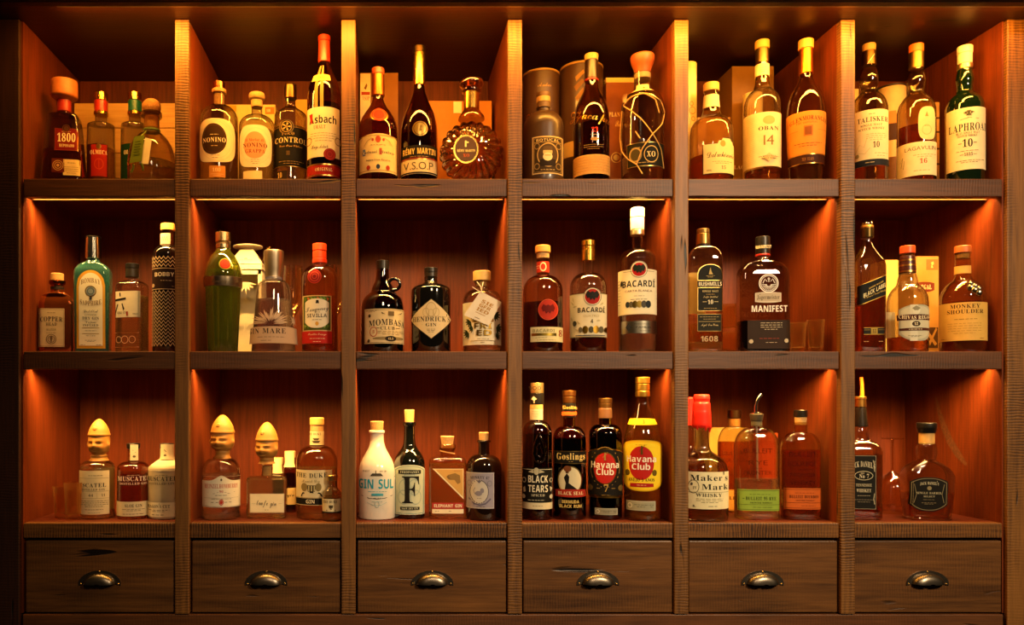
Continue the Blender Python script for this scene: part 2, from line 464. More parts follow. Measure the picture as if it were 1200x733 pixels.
# light strip behind the moulding, above the front of the top row
hb = MB(); hx0, hx1 = wx(62, -0.08), wx(1215, -0.08)
hb.box(hx0, hx1, -0.0849, -0.0842, mz + 0.002, CEIL_Z - 0.002); hb.box(hx0, hx1, -0.0849, -0.060, CEIL_Z - 0.0014, CEIL_Z - 0.0003)
st = part('light_strip', hb, ALU)
db = MB(); db.add([(hx0 + 0.002, -0.0838, mz + 0.002), (hx1 - 0.002, -0.0838, mz + 0.002), (hx1 - 0.002, -0.063, CEIL_Z - 0.0016), (hx0 + 0.002, -0.063, CEIL_Z - 0.0016)], [(0, 1, 2, 3)])
part('diffuser', db, emit(LED_TOP_COL, LED_TOP), st)

# drawers with cup pulls
def cup_pull(parent, cx, zc, y):
    b = MB(); v = []; f = []
    na, nt = 24, 9
    rx, rz, ry = 0.0345, 0.0235, 0.017
    for i in range(na + 1):
        a = PI * i / na
        for j in range(nt + 1):
            t = PI / 2 * j / nt * 0.98
            # from the plate (t=0) outwards to the lower front lip
            v.append((cx + rx * math.cos(a) * math.cos(t) ** 0.55, y - 0.002 - ry * math.sin(t), zc - 0.012 + rz * math.sin(a) * math.cos(t) ** 0.7))
    for i in range(na):
        for j in range(nt):
            f.append((i * (nt + 1) + j, (i + 1) * (nt + 1) + j, (i + 1) * (nt + 1) + j + 1, i * (nt + 1) + j + 1))
    b.add(v, f)
    # flat flange around the cup, with ears
    ring = []
    for i in range(na + 1):
        a = PI * i / na
        ring.append(((cx + 0.0335 * math.cos(a), zc - 0.012 + 0.0225 * math.sin(a)), (cx + 0.0445 * math.cos(a) * (1 + 0.03 * abs(math.cos(a)) ** 4), zc - 0.012 + 0.0285 * math.sin(a) + (-0.004 if i in (0, na) else 0))))
    v = []; f = []
    for yy in (y, y - 0.0024):
        for p, q in ring: v += [(p[0], yy, p[1]), (q[0], yy, q[1])]
    n = (na + 1) * 2
    for i in range(na):
        k = 2 * i
        f += [(n + k, n + k + 1, n + k + 3, n + k + 2), (k + 1, k + 3, n + k + 3, n + k + 1), (k, n + k, n + k + 2, k + 2)]
    f += [(0, 1, n + 1, n), (2 * na, n + 2 * na, n + 2 * na + 1, 2 * na + 1)]
    b.add(v, f)
    part('cup_pull', b, PEWTER, parent, smooth=40)
    for sx, sz in ((-0.0405, -0.0125), (0.0405, -0.0125), (0, 0.0138)):
        s = MB(); loft_y = []
        for k in range(10):
            an = 2 * PI * k / 10; loft_y.append((cx + sx + 0.0026 * math.cos(an), y - 0.0024, zc + sz + 0.0026 * math.sin(an)))
        top = [(cx + sx + (p[0] - cx - sx) * 0.5, y - 0.0042, zc + sz + (p[2] - zc - sz) * 0.5) for p in loft_y]
        s.add(loft_y + top, [tuple(range(10, 20))] + [(k, (k + 1) % 10, 10 + (k + 1) % 10, 10 + k) for k in range(10)])
        part('screw', s, SCREW, parent)
for ci, (a, b) in enumerate(((30, 203.5), (225, 399), (419, 593.5), (613.5, 788), (807.5, 981.5), (1000.5, 1174))):
    d = block('drawer', wx(a), wx(b), 0.001, 0.30, wz(718.5), wz(634.5), W_DRAW, 0.002)
    cup_pull(d, wx((a + b) / 2 + (0, 0, 0.3, 0, -1, -0.5)[ci]), wz(678), 0.001)

# pale scuff on the right-hand side of the last compartment
Xs = wx(1178) - 0.0044
def onwall(px, py):
    Yw = Xs * FPX / (px - VX) - DIST
    return (Xs, Yw, wz(py, Yw))
mb = MB(); lo = [(1096, 466), (1098, 482), (1103, 502), (1110, 520), (1120, 536), (1131, 546)]; up = [(1097, 464), (1102, 480), (1108, 496), (1116, 514), (1126, 531), (1134, 545)]
mb.add([onwall(*p) for p in lo] + [onwall(*p) for p in up], [(i, i + 1, 7 + i, 6 + i) for i in range(5)])
part('scuff_mark', mb, solid('6a3c1c', 0.7, noise=0.3, scale=200))
# ------------------------------------------------------------------ bottles
CROP = {(1, 1): (0, 0, .3274), (1, 2): (205, 20, .3003), (1, 3): (400, 20, .3), (1, 4): (595, 20, .3), (1, 5): (790, 20, .3), (1, 6): (985, 0, .3273)}
for r_, y_ in ((2, 225), (3, 420)):
    for c_, x_, s_ in ((1, 0, .3002), (2, 205, .3003), (3, 400, .3), (4, 595, .3), (5, 790, .3), (6, 985, .3003)):
        CROP[(r_, c_)] = (x_, y_, s_)

def inkmat(c):
    if c.startswith('*'): return foil(c[1:])
    if c.startswith('~'): return glass(c[1:], 0.08, 5.0)
    return ink(c)

SHAPES = {
    'rect': (lambda u: 0.0, lambda u: 1.0),
    'oval': (lambda u: 0.5 - 0.5 * math.sqrt(max(0, 1 - (2 * u - 1) ** 2)), lambda u: 0.5 + 0.5 * math.sqrt(max(0, 1 - (2 * u - 1) ** 2))),
    'soft': (lambda u: 0.5 - 0.5 * max(0, 1 - abs(2 * u - 1) ** 3.2) ** (1 / 3.2), lambda u: 0.5 + 0.5 * max(0, 1 - abs(2 * u - 1) ** 3.2) ** (1 / 3.2)),
    'arch': (lambda u: 0.20 * (1 - math.sqrt(max(0, 1 - (2 * u - 1) ** 2))), lambda u: 1.0),
    'archlow': (lambda u: 0.10 * (2 * u - 1) ** 2, lambda u: 1.0),
    'archboth': (lambda u: 0.09 * (2 * u - 1) ** 2, lambda u: 1 - 0.09 * (2 * u - 1) ** 2),
    'diamond': (lambda u: abs(u - 0.5) * (1.12 - 0.24 * abs(u - 0.5)), lambda u: 1 - abs(u - 0.5) * (1.12 - 0.24 * abs(u - 0.5))),
    'shield': (lambda u: 0.0 if abs(u - 0.62) < 0.14 else (0.07 if abs(u - 0.62) < 0.24 else 0.16), lambda u: 1.0),
    'tri': (lambda u: 0.0, lambda u: max(0.02, u)),
    'slant': (lambda u: 0.36 * (1 - u), lambda u: 0.64 + 0.36 * (1 - u)),
    'hump': (lambda u: 0.16 * (1 - math.exp(-((u - 0.5) / 0.13) ** 2)), lambda u: 1.0),
    'hump2': (lambda u: 0.14 * (1 - math.exp(-((u - 0.6) / 0.17) ** 4)), lambda u: 1.0),
    'swell': (lambda u: 0.13 * abs(2 * u - 1) ** 2.5, lambda u: 1 - 0.2 * abs(2 * u - 1) ** 2.5),
    'tag8': (lambda u: max(0, 0.1 - min(u, 1 - u)), lambda u: 1 - max(0, 0.1 - min(u, 1 - u))),
}

class Bottle:
    def __init__(s, name, label, rc, cx, Y=0.085, sec=None, rot=0.0, cat='bottle', group=None, fit=1.0):
        s.x0, s.y0, s.s = CROP[rc]; s.Y = Y; s.rot = math.radians(rot); s.sec = sec
        px = s.x0 + cx * s.s; s.px = px; s.cx = cx
        s.th = math.atan2(px - VX, FPX)
        s.k = (DIST + Y) / FPX
        if sec is None: s.fac = math.cos(s.th)
        else: s.fac = 1 / (1 + sec[0] * 0.8 * abs(math.tan(s.th + s.rot))) * (0.5 + 0.5 / math.cos(s.rot))
        s.fac *= fit
        s.base = SHELF[rc[0]]
        s.rc = rc
        s.root = tag(empty(name, (wx(px, Y), Y, s.base + 0.0003), s.rot), label, cat, group)
        s.rings = []
    def z(s, y): return wz(s.y0 + y * s.s, s.Y) - s.base
    def zf(s, y, r=0.035): return wz(s.y0 + y * s.s, s.Y - r) - s.base
    def w(s, hw): return hw * s.s * s.k * s.fac
    def R(s, z):
        q = s.rings
        if z <= q[0][0]: return q[0]
        for a, b in zip(q, q[1:]):
            if a[0] <= z <= b[0]:
                t = (z - a[0]) / max(1e-9, b[0] - a[0])
                return tuple(a[i] + (b[i] - a[i]) * t for i in range(4))
        return q[-1]
    def body(s, prof, mat, liq=None, raw=False, name='glass', flute=None, nseg=40, smooth=38, base_r=0.0035):
        """prof: (y, half width) from the top down; liq: (y of the level, material)"""
        pts = sorted((s.z(y), s.w(h)) for y, h in prof)
        bw = pts[0][1]; pts = [p for p in pts if p[0] > base_r * 1.2]
        pts = [(0.0, bw - base_r), (base_r * 0.35, bw - base_r * 0.3), (base_r, bw)] + (pts if raw else pchip(pts))
        nw = s.w(min(h for y, h in prof)); mw = max(p[1] for p in pts)
        s.rings = []
        for z, h in pts:
            if s.sec is None: s.rings.append((z, h, h, 2))
            else:
                dr, ex = s.sec; t = min(1, max(0, (h - nw) / max(1e-6, (mw - nw) * 0.75)))
                s.rings.append((z, h, h * (1 + (dr - 1) * t), 2 + (ex - 2) * t))
        lo, hi = COLS[s.rc[1] - 1]; c_, s_ = abs(math.cos(s.rot)), abs(math.sin(s.rot))
        ext = max(r[1] * c_ + r[2] * s_ if s.sec else r[1] for r in s.rings) + 0.0035
        x = s.root.location.x; nx = min(max(x, wx(lo) + ext), wx(hi) - ext)
        if abs(nx - x) > 1e-5: print('SHIFT', s.root.name, s.rc, round((nx - x) / s.k, 1), 'px'); s.root.location.x = nx
        if flute: flute = (flute[0], flute[1], s.z(flute[3]), s.z(flute[2]))
        mb = MB(); loft(mb, s.rings, nseg, flute=flute)
        s.glass = mb.build(name, mat, s.root, smooth=smooth)
        if liq:
            zl = s.zf(liq[0]); zz = [0.006] + [r[0] for r in s.rings if 0.0075 < r[0] < zl - 0.001] + [zl]
            ins = 0.0022
            rr = []
            for z in zz:
                a = s.R(z); rr.append((z, max(a[1] - ins, 0.002), max(a[2] - ins, 0.002), a[3]))
            rr.insert(0, (0.0045, rr[0][1] * 0.93, rr[0][2] * 0.93, rr[0][3]))
            lb = MB(); loft(lb, rr, nseg, flute=flute); lb.build('spirit', liq[1], s.root, smooth=38)
        return s
    def std(s, ntop, nhw, s0, s1, bhw, mat, liq=None, style='r', base=None, **kw):
        """neck top, neck half width, shoulder start and end, body half width"""
        p = [(ntop, nhw), (ntop + (s0 - ntop) * 0.5, nhw)]
        n = 7
        for i in range(n + 1):
            t = i / n
            if style == 'r': p.append((s0 + (s1 - s0) * (1 - math.cos(t * PI / 2)), nhw * 1.03 + (bhw - nhw * 1.03) * math.sin(t * PI / 2)))
            elif style == 's': p.append((s0 + (s1 - s0) * t, nhw + (bhw - nhw) * (0.5 - 0.5 * math.cos(t * PI))))
            elif style == 'f': p.append((s0 + (s1 - s0) * (1 - math.cos(t * PI / 2) ** 0.6), nhw * 1.03 + (bhw - nhw * 1.03) * math.sin(t * PI / 2) ** 0.8))
        p.append((2000 if False else s1 + (640 - s1) * 0.5, bhw if base is None else (bhw + base) / 2)); p.append((640, base or bhw))
        # de-duplicate in y
        q = [p[0]]
        for a in p[1:]:
            if a[0] > q[-1][0] + 0.4: q.append(a)
        return s.body(q, mat, liq, **kw)
    def cap(s, y0, y1, h0, mat, h1=None, name='cap', bev=0.0012, nseg=32):
        h1 = h0 if h1 is None else h1
        f = s.fac if s.sec is None else math.cos(s.th)
        c = s.s * s.k * f
        mb = MB(); loft(mb, round_rings(s.z(y1), s.z(y0), h1 * c, h0 * c, bev), nseg)
        return mb.build(name, mat, s.root, smooth=35)
    def solidprof(s, prof, mat, name='stopper', nseg=32, parent=None):
        f = s.fac if s.sec is None else math.cos(s.th)
        c = s.s * s.k * f
        pts = pchip(sorted((s.z(y), h * c) for y, h in prof))
        mb = MB(); loft(mb, [(z, h, h, 2) for z, h in pts], nseg)
        return mb.build(name, mat, parent or s.root, smooth=40)
    # --- surface map for labels
    def surf(s, a, z, off, flat):
        r = s.R(z)
        if flat:
            x = a; hx, hy, ex = r[1], r[2], r[3]
            q = min(0.995, abs(x / hx)); y = hy * (1 - q ** ex) ** (1 / ex)
            return (x, -y - off, z)
        return ((r[1] + off) * math.sin(a), -(r[1] + off) * math.cos(a), z)
    def label(s, box, mat='efe6cf', shape='rect', items=(), name='label', off=0.0004, neck=False, slack=None):
        """box in crop pixels; items in label units (u right, v down)"""
        x0, y0, x1, y1 = box
        flat = s.sec is not None and not neck
        ym = (y0 + y1) / 2
        if flat:
            hd = s.R(s.z(ym))[2]
            X = s.root.location.x + math.sin(s.rot) * hd; Y = s.Y - math.cos(s.rot) * hd
            cpx = VX + X / (DIST + Y) * FPX
            kf = (DIST + Y) / FPX / max(0.5, math.cos(s.rot))
            a0, a1 = ((s.x0 + x * s.s - cpx) * kf for x in (x0, x1))
            gmap = lambda u: u
            lim = s.R(s.z(ym))[1] * 0.97
            a0 = max(a0, -lim); a1 = min(a1, lim)
        else:
            hd = s.R(s.zf(ym))[1]
            hwp = hd / (s.s * s.k * math.cos(s.th))
            def ang(x):
                q = (x - s.cx) / hwp
                if abs(q) > 0.97: return math.copysign(math.asin(0.97) + min(1.2, (abs(q) - 0.97) * 2.2), q)
                return math.asin(q)
            a0, a1 = (ang(x) - s.th - s.rot for x in (x0, x1))
            gmap = lambda u: (ang(x0 + (x1 - x0) * u) - s.th - s.rot - a0) / (a1 - a0)
        z1 = s.zf(y0, hd); z0 = s.zf(y1, hd)
        wm = (a1 - a0) * (1 if flat else hd); hm = z1 - z0
        ncol = max(4, int(abs(a1 - a0) / math.radians(3.5))) if not flat else max(6, int(abs(wm) / 0.004))
        du = 1.0 / ncol
        ncol = max(ncol, 16 if shape != 'rect' else 2)
        def slabs(poly):
            """cut a polygon in (u, v) into strips narrow enough to follow the curved wall"""
            lo = min(q[0] for q in poly); hi = max(q[0] for q in poly)
            if hi - lo <= du * 1.05: return [poly]
            out = []; n_ = int(math.ceil((hi - lo) / du))
            for i in range(n_):
                c0 = lo + (hi - lo) * i / n_; c1 = lo + (hi - lo) * (i + 1) / n_
                pl = poly
                for sgn, c in ((1, c0), (-1, c1)):
                    q = []
                    for k in range(len(pl)):
                        A, Bp = pl[k - 1], pl[k]; da, db = sgn * (A[0] - c), sgn * (Bp[0] - c)
                        if da >= 0: q.append(A)
                        if da * db < 0:
                            t = da / (da - db); q.append((A[0] + (Bp[0] - A[0]) * t, A[1] + (Bp[1] - A[1]) * t))
                    pl = q
                    if len(pl) < 3: break
                if len(pl) >= 3: out.append(pl)
            return out
        def poly_add(mb, poly, o, mi):
            for q in slabs(poly):
                V = [P(u, v, o) for u, v in q]; mb.add(V, [tuple(range(len(V)))], mi)
        P = lambda u, v, o: s.surf(a0 + (a1 - a0) * u, z1 - (z1 - z0) * v, o, flat)
        def patch(mb, u0, v0, u1, v1, shp, o, mi, nc=None):
            top, bot = SHAPES[shp]; nc = nc or max(2, int(ncol * abs(u1 - u0)))
            if shp != 'rect': nc = max(nc, 18)
            if shp in ('oval', 'soft'): nc = max(nc, int(1.9 * abs(u1 - u0) * ncol))
            nr = max(1, min(8, int(abs(v1 - v0) * hm / 0.008)))
            V = []; F = []
            for i in range(nc + 1):
                t = i / nc
                if shp in ('oval', 'soft'): t = 0.5 - 0.5 * math.cos(PI * t)
                a, b = top(t), bot(t)
                for j in range(nr + 1):
                    v = a + (b - a) * j / nr
                    V.append(P(u0 + (u1 - u0) * t, v0 + (v1 - v0) * v, o))
            for i in range(nc):
                for j in range(nr):
                    k = i * (nr + 1) + j
                    F.append((k, k + 1, k + nr + 2, k + nr + 1))
            mb.add(V, F, mi)
        lb = None
        if mat:
            b = MB(); patch(b, 0, 0, 1, 1, shape, off, 0)
            m = mat if not isinstance(mat, str) else (foil(mat[1:]) if mat[0] == '*' else paper(mat))
            lb = b.build(name, m, s.root, smooth=60)
        if items:
            pb = MB(); mats = []; mk = {}
            def mi(c):
                if c not in mk: mk[c] = len(mats); mats.append(inkmat(c))
                return mk[c]
            rng = random.Random(str(box))
            for n, it in enumerate(items):
                o = off + 0.00025 + 0.00006 * n
                kd = it[0]
                if kd == 't':
                    _, txt, uc, vc, tw, h, c, st = it[:8]; arc = it[8] if len(it) > 8 else 0
                    skew = it[9] if len(it) > 9 else 0
                    V, F = text2d(txt, st)
                    ga, gb = gmap(uc - tw / 2), gmap(uc + tw / 2)
                    Q = [(0.45 * (ga + (gb - ga) * x) + 0.55 * gmap(uc - tw / 2 + x * tw), vc + h / 2 - y * h + arc * ((2 * x - 1) ** 2) + skew * (x - 0.5)) for x, y in V]
                    for f_ in F: poly_add(pb, [Q[i] for i in f_], o, mi(c))
                elif kd == 'd':
                    _, uc, vc, ru, c = it[:5]; rv = it[5] if len(it) > 5 else ru * wm / hm
                    patch(pb, gmap(uc - ru), vc - rv, gmap(uc + ru), vc + rv, 'oval', o, mi(c), 18)
                elif kd == 'r':
                    patch(pb, gmap(it[1]), it[2], gmap(it[3]), it[4], 'rect', o, mi(it[5]))
                elif kd == 'sh':
                    patch(pb, gmap(it[1]), it[2], gmap(it[3]), it[4], it[6], o, mi(it[5]))
                elif kd == 'b':
                    _, ins, th, c = it; iv = ins * wm / hm; tv = th * wm / hm
                    patch(pb, ins, iv, 1 - ins, iv + tv, 'rect', o, mi(c)); patch(pb, ins, 1 - iv - tv, 1 - ins, 1 - iv, 'rect', o, mi(c))
                    patch(pb, ins, iv, ins + th, 1 - iv, 'rect', o, mi(c), 1); patch(pb, 1 - ins - th, iv, 1 - ins, 1 - iv, 'rect', o, mi(c), 1)
                elif kd == 'f':
                    _, u0, v0, u1, v1, rows, c = it
                    for r in range(rows):
                        vv = v0 + (v1 - v0) * (r + 0.5) / rows; th = min(0.34 * (v1 - v0) / rows, 0.0011 / hm)
                        indent = 0.0 if r < rows - 1 else 0.18 * (u1 - u0)
                        u = u0 + indent
                        while u < u1 - indent:
                            l = rng.uniform(0.04, 0.11) * (1 if wm > 0.03 else 1.6)
                            patch(pb, gmap(u), vv - th / 2, gmap(min(u + l, u1 - indent)), vv + th / 2, 'rect', o, mi(c), 2); u += l + 0.022
                elif kd == 'p':
                    poly_add(pb, [(gmap(u), v) for u, v in it[1]], o, mi(it[2]))
                elif kd == 'z':          # zigzag ribbon
                    _, u0, u1, v0, v1, teeth, th, c = it; V = []; F = []
                    for i in range(teeth * 2 + 1):
                        u = u0 + (u1 - u0) * i / (teeth * 2); v = v0 if i % 2 else v1
                        V += [P(u, v - th / 2, o), P(u, v + th / 2, o)]
                        if i: k = 2 * i; F.append((k - 2, k - 1, k + 1, k))
                    pb.add(V, F, mi(c))
                elif kd == 'l':          # open line through points
                    _, ps, th, c = it; ps = [(gmap(u), v) for u, v in ps]
                    V = []; F = []
                    for i, (u, v) in enumerate(ps):
                        a = ps[max(0, i - 1)]; b = ps[min(len(ps) - 1, i + 1)]
                        dx, dy = (b[0] - a[0]) * wm, (b[1] - a[1]) * hm; d = math.hypot(dx, dy) or 1
                        nx, ny = -dy / d * th / 2, dx / d * th / 2
                        V += [P(u + nx / wm, v + ny / hm, o), P(u - nx / wm, v - ny / hm, o)]
                        if i: k = 2 * i; F.append((k - 2, k - 1, k + 1, k))
                    pb.add(V, F, mi(c))
                elif kd == 'o':          # ring
                    _, uc, vc, ru, th, c = it; rv = ru * wm / hm; V = []; F = []
                    for i in range(25):
                        a = 2 * PI * i / 24
                        for q in (1, 1 - th): V.append(P(gmap(uc + ru * q * math.cos(a)), vc + rv * q * math.sin(a), o))
                        if i: k = 2 * i; F.append((k - 2, k - 1, k + 1, k))
                    pb.add(V, F, mi(c))
            pb.build('lettering', mats, lb or s.root)
        s.P = P
        return s
    def tube(s, pts, r, mat, name, n=8, closed=False):
        mb = MB(); mb.tube(pts, r, n, closed=closed)
        return mb.build(name, mat, s.root, smooth=60)
    def side(s, x, y, Yo=0.0):
        """local point of a photo pixel in the plane of the bottle's axis (plus Yo)"""
        return Vector((wx(s.x0 + x * s.s, s.Y + Yo) - s.root.location.x, Yo, wz(s.y0 + y * s.s, s.Y + Yo) - s.base))

def gift_box(name, label, rc, x0, x1, ytop, Yf, depth, mat, items=(), rot=0.0, cat='box', lid=None, round_=False, rim=None):
    """carton or canister behind the bottles; x0,x1,ytop in crop pixels at its front face"""
    b = Bottle(name, label, rc, (x0 + x1) / 2, Yf, sec=None, cat=cat, rot=rot)
    b.fac = 1.0
    k = (DIST + Yf) / FPX * b.s
    hw = (x1 - x0) / 2 * k; h = wz(b.y0 + ytop * b.s, Yf) - b.base
    if round_:
        b.Y = Yf + hw; b.root.location.y = b.Y; b.root.location.x = wx(b.px, b.Y); b.k = (DIST + b.Y) / FPX
        hw = (x1 - x0) / 2 * b.s * b.k * math.cos(b.th); b.sec = None
        b.rings = [(0, hw, hw, 2), (h, hw, hw, 2)]
        mb = MB(); loft(mb, round_rings(0, h, hw, hw, 0.001), 40); mb.build('body', mat, b.root, smooth=40)
        if rim:
            mb = MB(); loft(mb, round_rings(h, h + 0.005, hw * 1.015, hw * 1.015, 0.001), 40); mb.build('lid', rim, b.root, smooth=40)
    else:
        b.Y = Yf + depth / 2; b.root.location.y = b.Y; b.root.location.x = wx(b.px, Yf)
        b.sec = (depth / 2 / hw, 40); b.rings = [(0, hw, depth / 2, 40), (h, hw, depth / 2, 40)]
        mb = MB(); mb.box(-hw, hw, -depth / 2, depth / 2, 0, h - (lid[0] if lid else 0)); mb.build('body', mat, b.root, bevel=0.0012)
        if lid:
            mb = MB(); mb.box(-hw - 0.0008, hw + 0.0008, -depth / 2 - 0.0008, depth / 2 + 0.0008, h - lid[0], h); mb.build('lid', lid[1], b.root, bevel=0.001)
    if items:
        for it in items: b.label(*it[0], **it[1])
    return b

def tumbler(label, x, y, rc, hw, h, group, tint='f6d8a4', facets=10, Yo=0.0):
    """thick pressed-glass tumbler"""
    r = tag(empty('tumbler', (x, y, SHELF[rc[0]] + 0.0003)), label, 'glass', group)
    mb = MB(); outer = []
    for z, q in ((0, .78), (.004, .84), (h * .35, .9), (h * .8, .985), (h, 1.0), (h, .93), (h * .8, .91), (h * .3, .8), (.012, .72), (.010, .05)):
        outer.append((z, hw * q, hw * q, 2))
    loft(mb, outer, facets * 2, flute=(facets, 0.09, 0.003, h * 0.86), caps=True)
    mb.build('glass', crystal(tint), r, smooth=None)
    return r
# ------------------------------------------------------------------ TOP ROW
CLEAR = glass('f3f3ec'); WARM = glass('f0e2c0'); AMBG = glass('d89a4c'); BROWNG = glass('7a3a14'); GREEN = glass('5a7a3a')
GOLD = foil('e0b050', 0.22); BRASS = foil('b08a48', 0.35); SILVER = foil('d8d2c4', 0.25); COPPER = foil('c87a48', 0.22); BRONZE = foil('6a4c2a', 0.3)
BLK = plastic('14110e'); DKBR = plastic('2c180c'); CREAM = 'efe3c4'; INK = '21180f'
L_GOLD = liquid('f6d68c'); L_WHISKY = liquid('e8a44c'); L_AMBER = liquid('dc8c3c'); L_RUM = liquid('a04a1e'); L_CLEAR = liquid('fbf9f2', glow=0.04); L_PALE = liquid('faecc4')
G = 'spirit bottles on the back bar'

# column 1 -----------------------------------------------------------
b = Bottle('tequila_bottle', 'squat trapezoid bottle with a wide wooden disc stopper and maroon square label', (1, 1), 230, 0.082, sec=(0.72, 7), rot=7, group=G)
b.body([(398, 24), (411, 25), (415, 48), (420, 58), (430, 63), (540, 74), (645, 84), (690, 87)], glass('e0c890'), liq=(528, L_AMBER))
b.solidprof([(292, 46), (294, 49), (345, 50), (352, 47), (358, 36), (362, 30)], solid('c07038', 0.5, noise=0.12, scale=120), 'stopper')
b.cap(360, 404, 26, plastic('a8281c', 0.4), name='neck_band')
b.label((196, 458, 297, 540), '7a1414', items=[('b', .02, .012, '*c8963c'), ('t', '1800', .5, .42, .76, .36, 'f3e6c8', 'serif'), ('t', 'REPOSADO', .52, .78, .62, .13, 'f0dcae', 'serif'), ('f', .2, .12, .8, .2, 1, 'e0c890'), ('d', .5, .02, .17, '*c09048'), ('o', .5, .02, .14, .2, '6a1a10')], shape='rect')
b.label((186, 568, 230, 618), '5a140e', items=[('o', .5, .5, .42, .12, 'c8a06a'), ('o', .5, .5, .28, .2, 'c8a06a'), ('d', .5, .5, .12, 'c8a06a')])
b.label((226, 570, 304, 628), 'e9d3a0', items=[('f', .12, .14, .85, .3, 1, '5a4020'), ('f', .06, .42, .9, .92, 4, '8a6a3a')])

def olmeca(label, cx, Y, col, red):
    b = Bottle('tequila_bottle', label, (1, 1), cx, Y, group=G)
    b.std(412, 22, 446, 462, 52, CLEAR, liq=(520, L_GOLD), style='f', flute=(14, 0.055, 452, 515), nseg=56)
    b.cap(335, 364, 25, GOLD); b.cap(364, 404, 25, plastic(col, 0.35), name='neck_band'); b.cap(403, 416, 27, GOLD, name='ring')
    b.label((cx - 22, 368, cx + 22, 400), None, items=[('t', 'Olmeca', .5, .3, .6, .3, 'f0dcae', 'script'), ('f', .15, .55, .85, .9, 2, 'f0dcae')], neck=True)
    b.label((cx - 50, 514, cx + 24, 660), '3a1008' if red else '123018', items=[('r', .2, .02, .95, .80, red or '0c3420'), ('t', 'OLMECA', .56, .21, .80, .10, 'f5e8c8', 'serif'), ('d', .56, .07, .12, '*c8963c'), ('o', .57, .5, .22, .12, 'c04020' if red else '2a6a40'),
            ('l', [(.4, .5), (.74, .5)], .001, 'c04020' if red else '2a6a40'), ('l', [(.57, .4), (.57, .6)], .001, 'c04020' if red else '2a6a40')], slack=1)
    return b
olmeca('tequila bottle with gold cap, red neck band and red label, against the pale crate', 362, 0.143, 'b42818', '9c1a12')
olmeca('tequila bottle with gold cap, teal neck band and green label, against the pale crate', 483, 0.158, '0f5a4c', None)

b = Bottle('tequila_bottle', 'round squat bottle with a cork ball stopper and green and white hang tags', (1, 1), 543, 0.072, group=G)
b.body([(420, 28), (440, 28), (462, 29), (474, 33), (486, 46), (504, 62), (530, 76), (560, 84), (590, 87), (690, 87)], WARM, liq=(570, L_PALE))
b.solidprof([(355, 4), (357, 14), (364, 25), (376, 33), (388, 34), (400, 30), (408, 25)], CORKD, 'cork_ball')
b.cap(404, 422, 38, glass('e8d8a8'), name='lip'); b.cap(420, 462, 25, CORK, name='cork')
b.cap(466, 474, 33, solid('5a6a1c', 0.7), name='ribbon')
tp = [b.side(x, y, -0.055) for x, y in ((463, 585), (480, 490), (517, 484), (507, 578))]
def card(b, pts, mat, name, th=0.0008):
    n = (pts[1] - pts[0]).cross(pts[2] - pts[0]).normalized()
    if n.y > 0: n = -n
    mb = MB(); k = len(pts)
    mb.add([p for p in pts] + [p - n * th for p in pts], [tuple(range(k)), tuple(range(2 * k - 1, k - 1, -1))] + [(i, k + i, k + (i + 1) % k, (i + 1) % k) for i in range(k)])
    return mb.build(name, mat, b.root)
card(b, [b.side(x, y, -0.053) for x, y in ((498, 586), (520, 492), (543, 500), (531, 588))], paper('ece0c0'), 'white_tag')
card(b, tp, paper('66761e'), 'green_tag')
def oncard(b, quad, items, off=0.0006):
    """print on a hanging card: quad = bl, tl, tr, br"""
    bl, tl, tr, br = quad
    n = (tl - bl).cross(tr - bl).normalized()
    if n.y > 0: n = -n
    P = lambda u, v: (tl + (tr - tl) * u) * (1 - v) + (bl + (br - bl) * u) * v + n * off
    mb = MB(); mats = []; mk = {}
    for it in items:
        c = it[-1]
        if c not in mk: mk[c] = len(mats); mats.append(inkmat(c))
        if it[0] == 't':
            _, t, uc, vc, tw, h, st, _c = it
            V, F = text2d(t, st); mb.add([P(uc - tw / 2 + x * tw, vc + h / 2 - y * h) for x, y in V], F, mk[c])
        else:
            _, u0, v0, u1, v1, _c = it
            mb.add([P(u0, v0), P(u1, v0), P(u1, v1), P(u0, v1)], [(0, 1, 2, 3)], mk[c])
    return mb.build('lettering', mats, b.root)
oncard(b, tp, [('r', .2, .2 + .1 * i, .2 + .5 + .1 * (i % 2), .225 + .1 * i, '39450e') for i in range(6)])
b.tube([b.side(524, 470, -0.03), b.side(515, 478, -0.045), b.side(505, 487, -0.055)], 0.0012, solid('76861c', 0.7), 'tag_string')
for i, (xa, ya, xb_, yb_) in enumerate(((478, 588, 470, 618), (505, 585, 512, 612))):
    b.tube([b.side(xa, ya, -0.054), b.side((xa + xb_) / 2 + 3, (ya + yb_) / 2, -0.052), b.side(xb_, yb_, -0.05)], 0.0024, solid('6c8a1e', 0.6), 'ribbon_end')

# pale slatted crate at the back
cr = tag(empty('wooden_crate', (0, 0, 0)), 'pale slatted wooden crate at the back, behind the green-labelled bottle', 'crate')
Yc = 0.215
cx0, cx1 = wx(87, Yc), wx(205, Yc) + 0.05; cz0 = SHELF[1] + 0.0003; cz1 = wz(121, Yc)
cr.location = ((cx0 + cx1) / 2, Yc + 0.05, cz0)
PINE = wood('pine', 'b8863c', 'e2b565', 'x', saw=0.1, rough=0.6, crack=0.0)
hh = cz1 - cz0; n = 4
for i in range(n):
    z0 = hh - (i + 1) * hh / n + 0.002; z1 = hh - i * hh / n
    mb = MB(); mb.box(cx0 - cr.location.x, cx1 - cr.location.x, -0.05, -0.043, z0, z1); mb.build('slat', PINE, cr, bevel=0.0008)
for x in (cx0 - cr.location.x, cx1 - cr.location.x - 0.008):
    mb = MB(); mb.box(x, x + 0.008, -0.0428, 0.05, 0, hh); mb.build('crate_side', PINE, cr, bevel=0.0008)

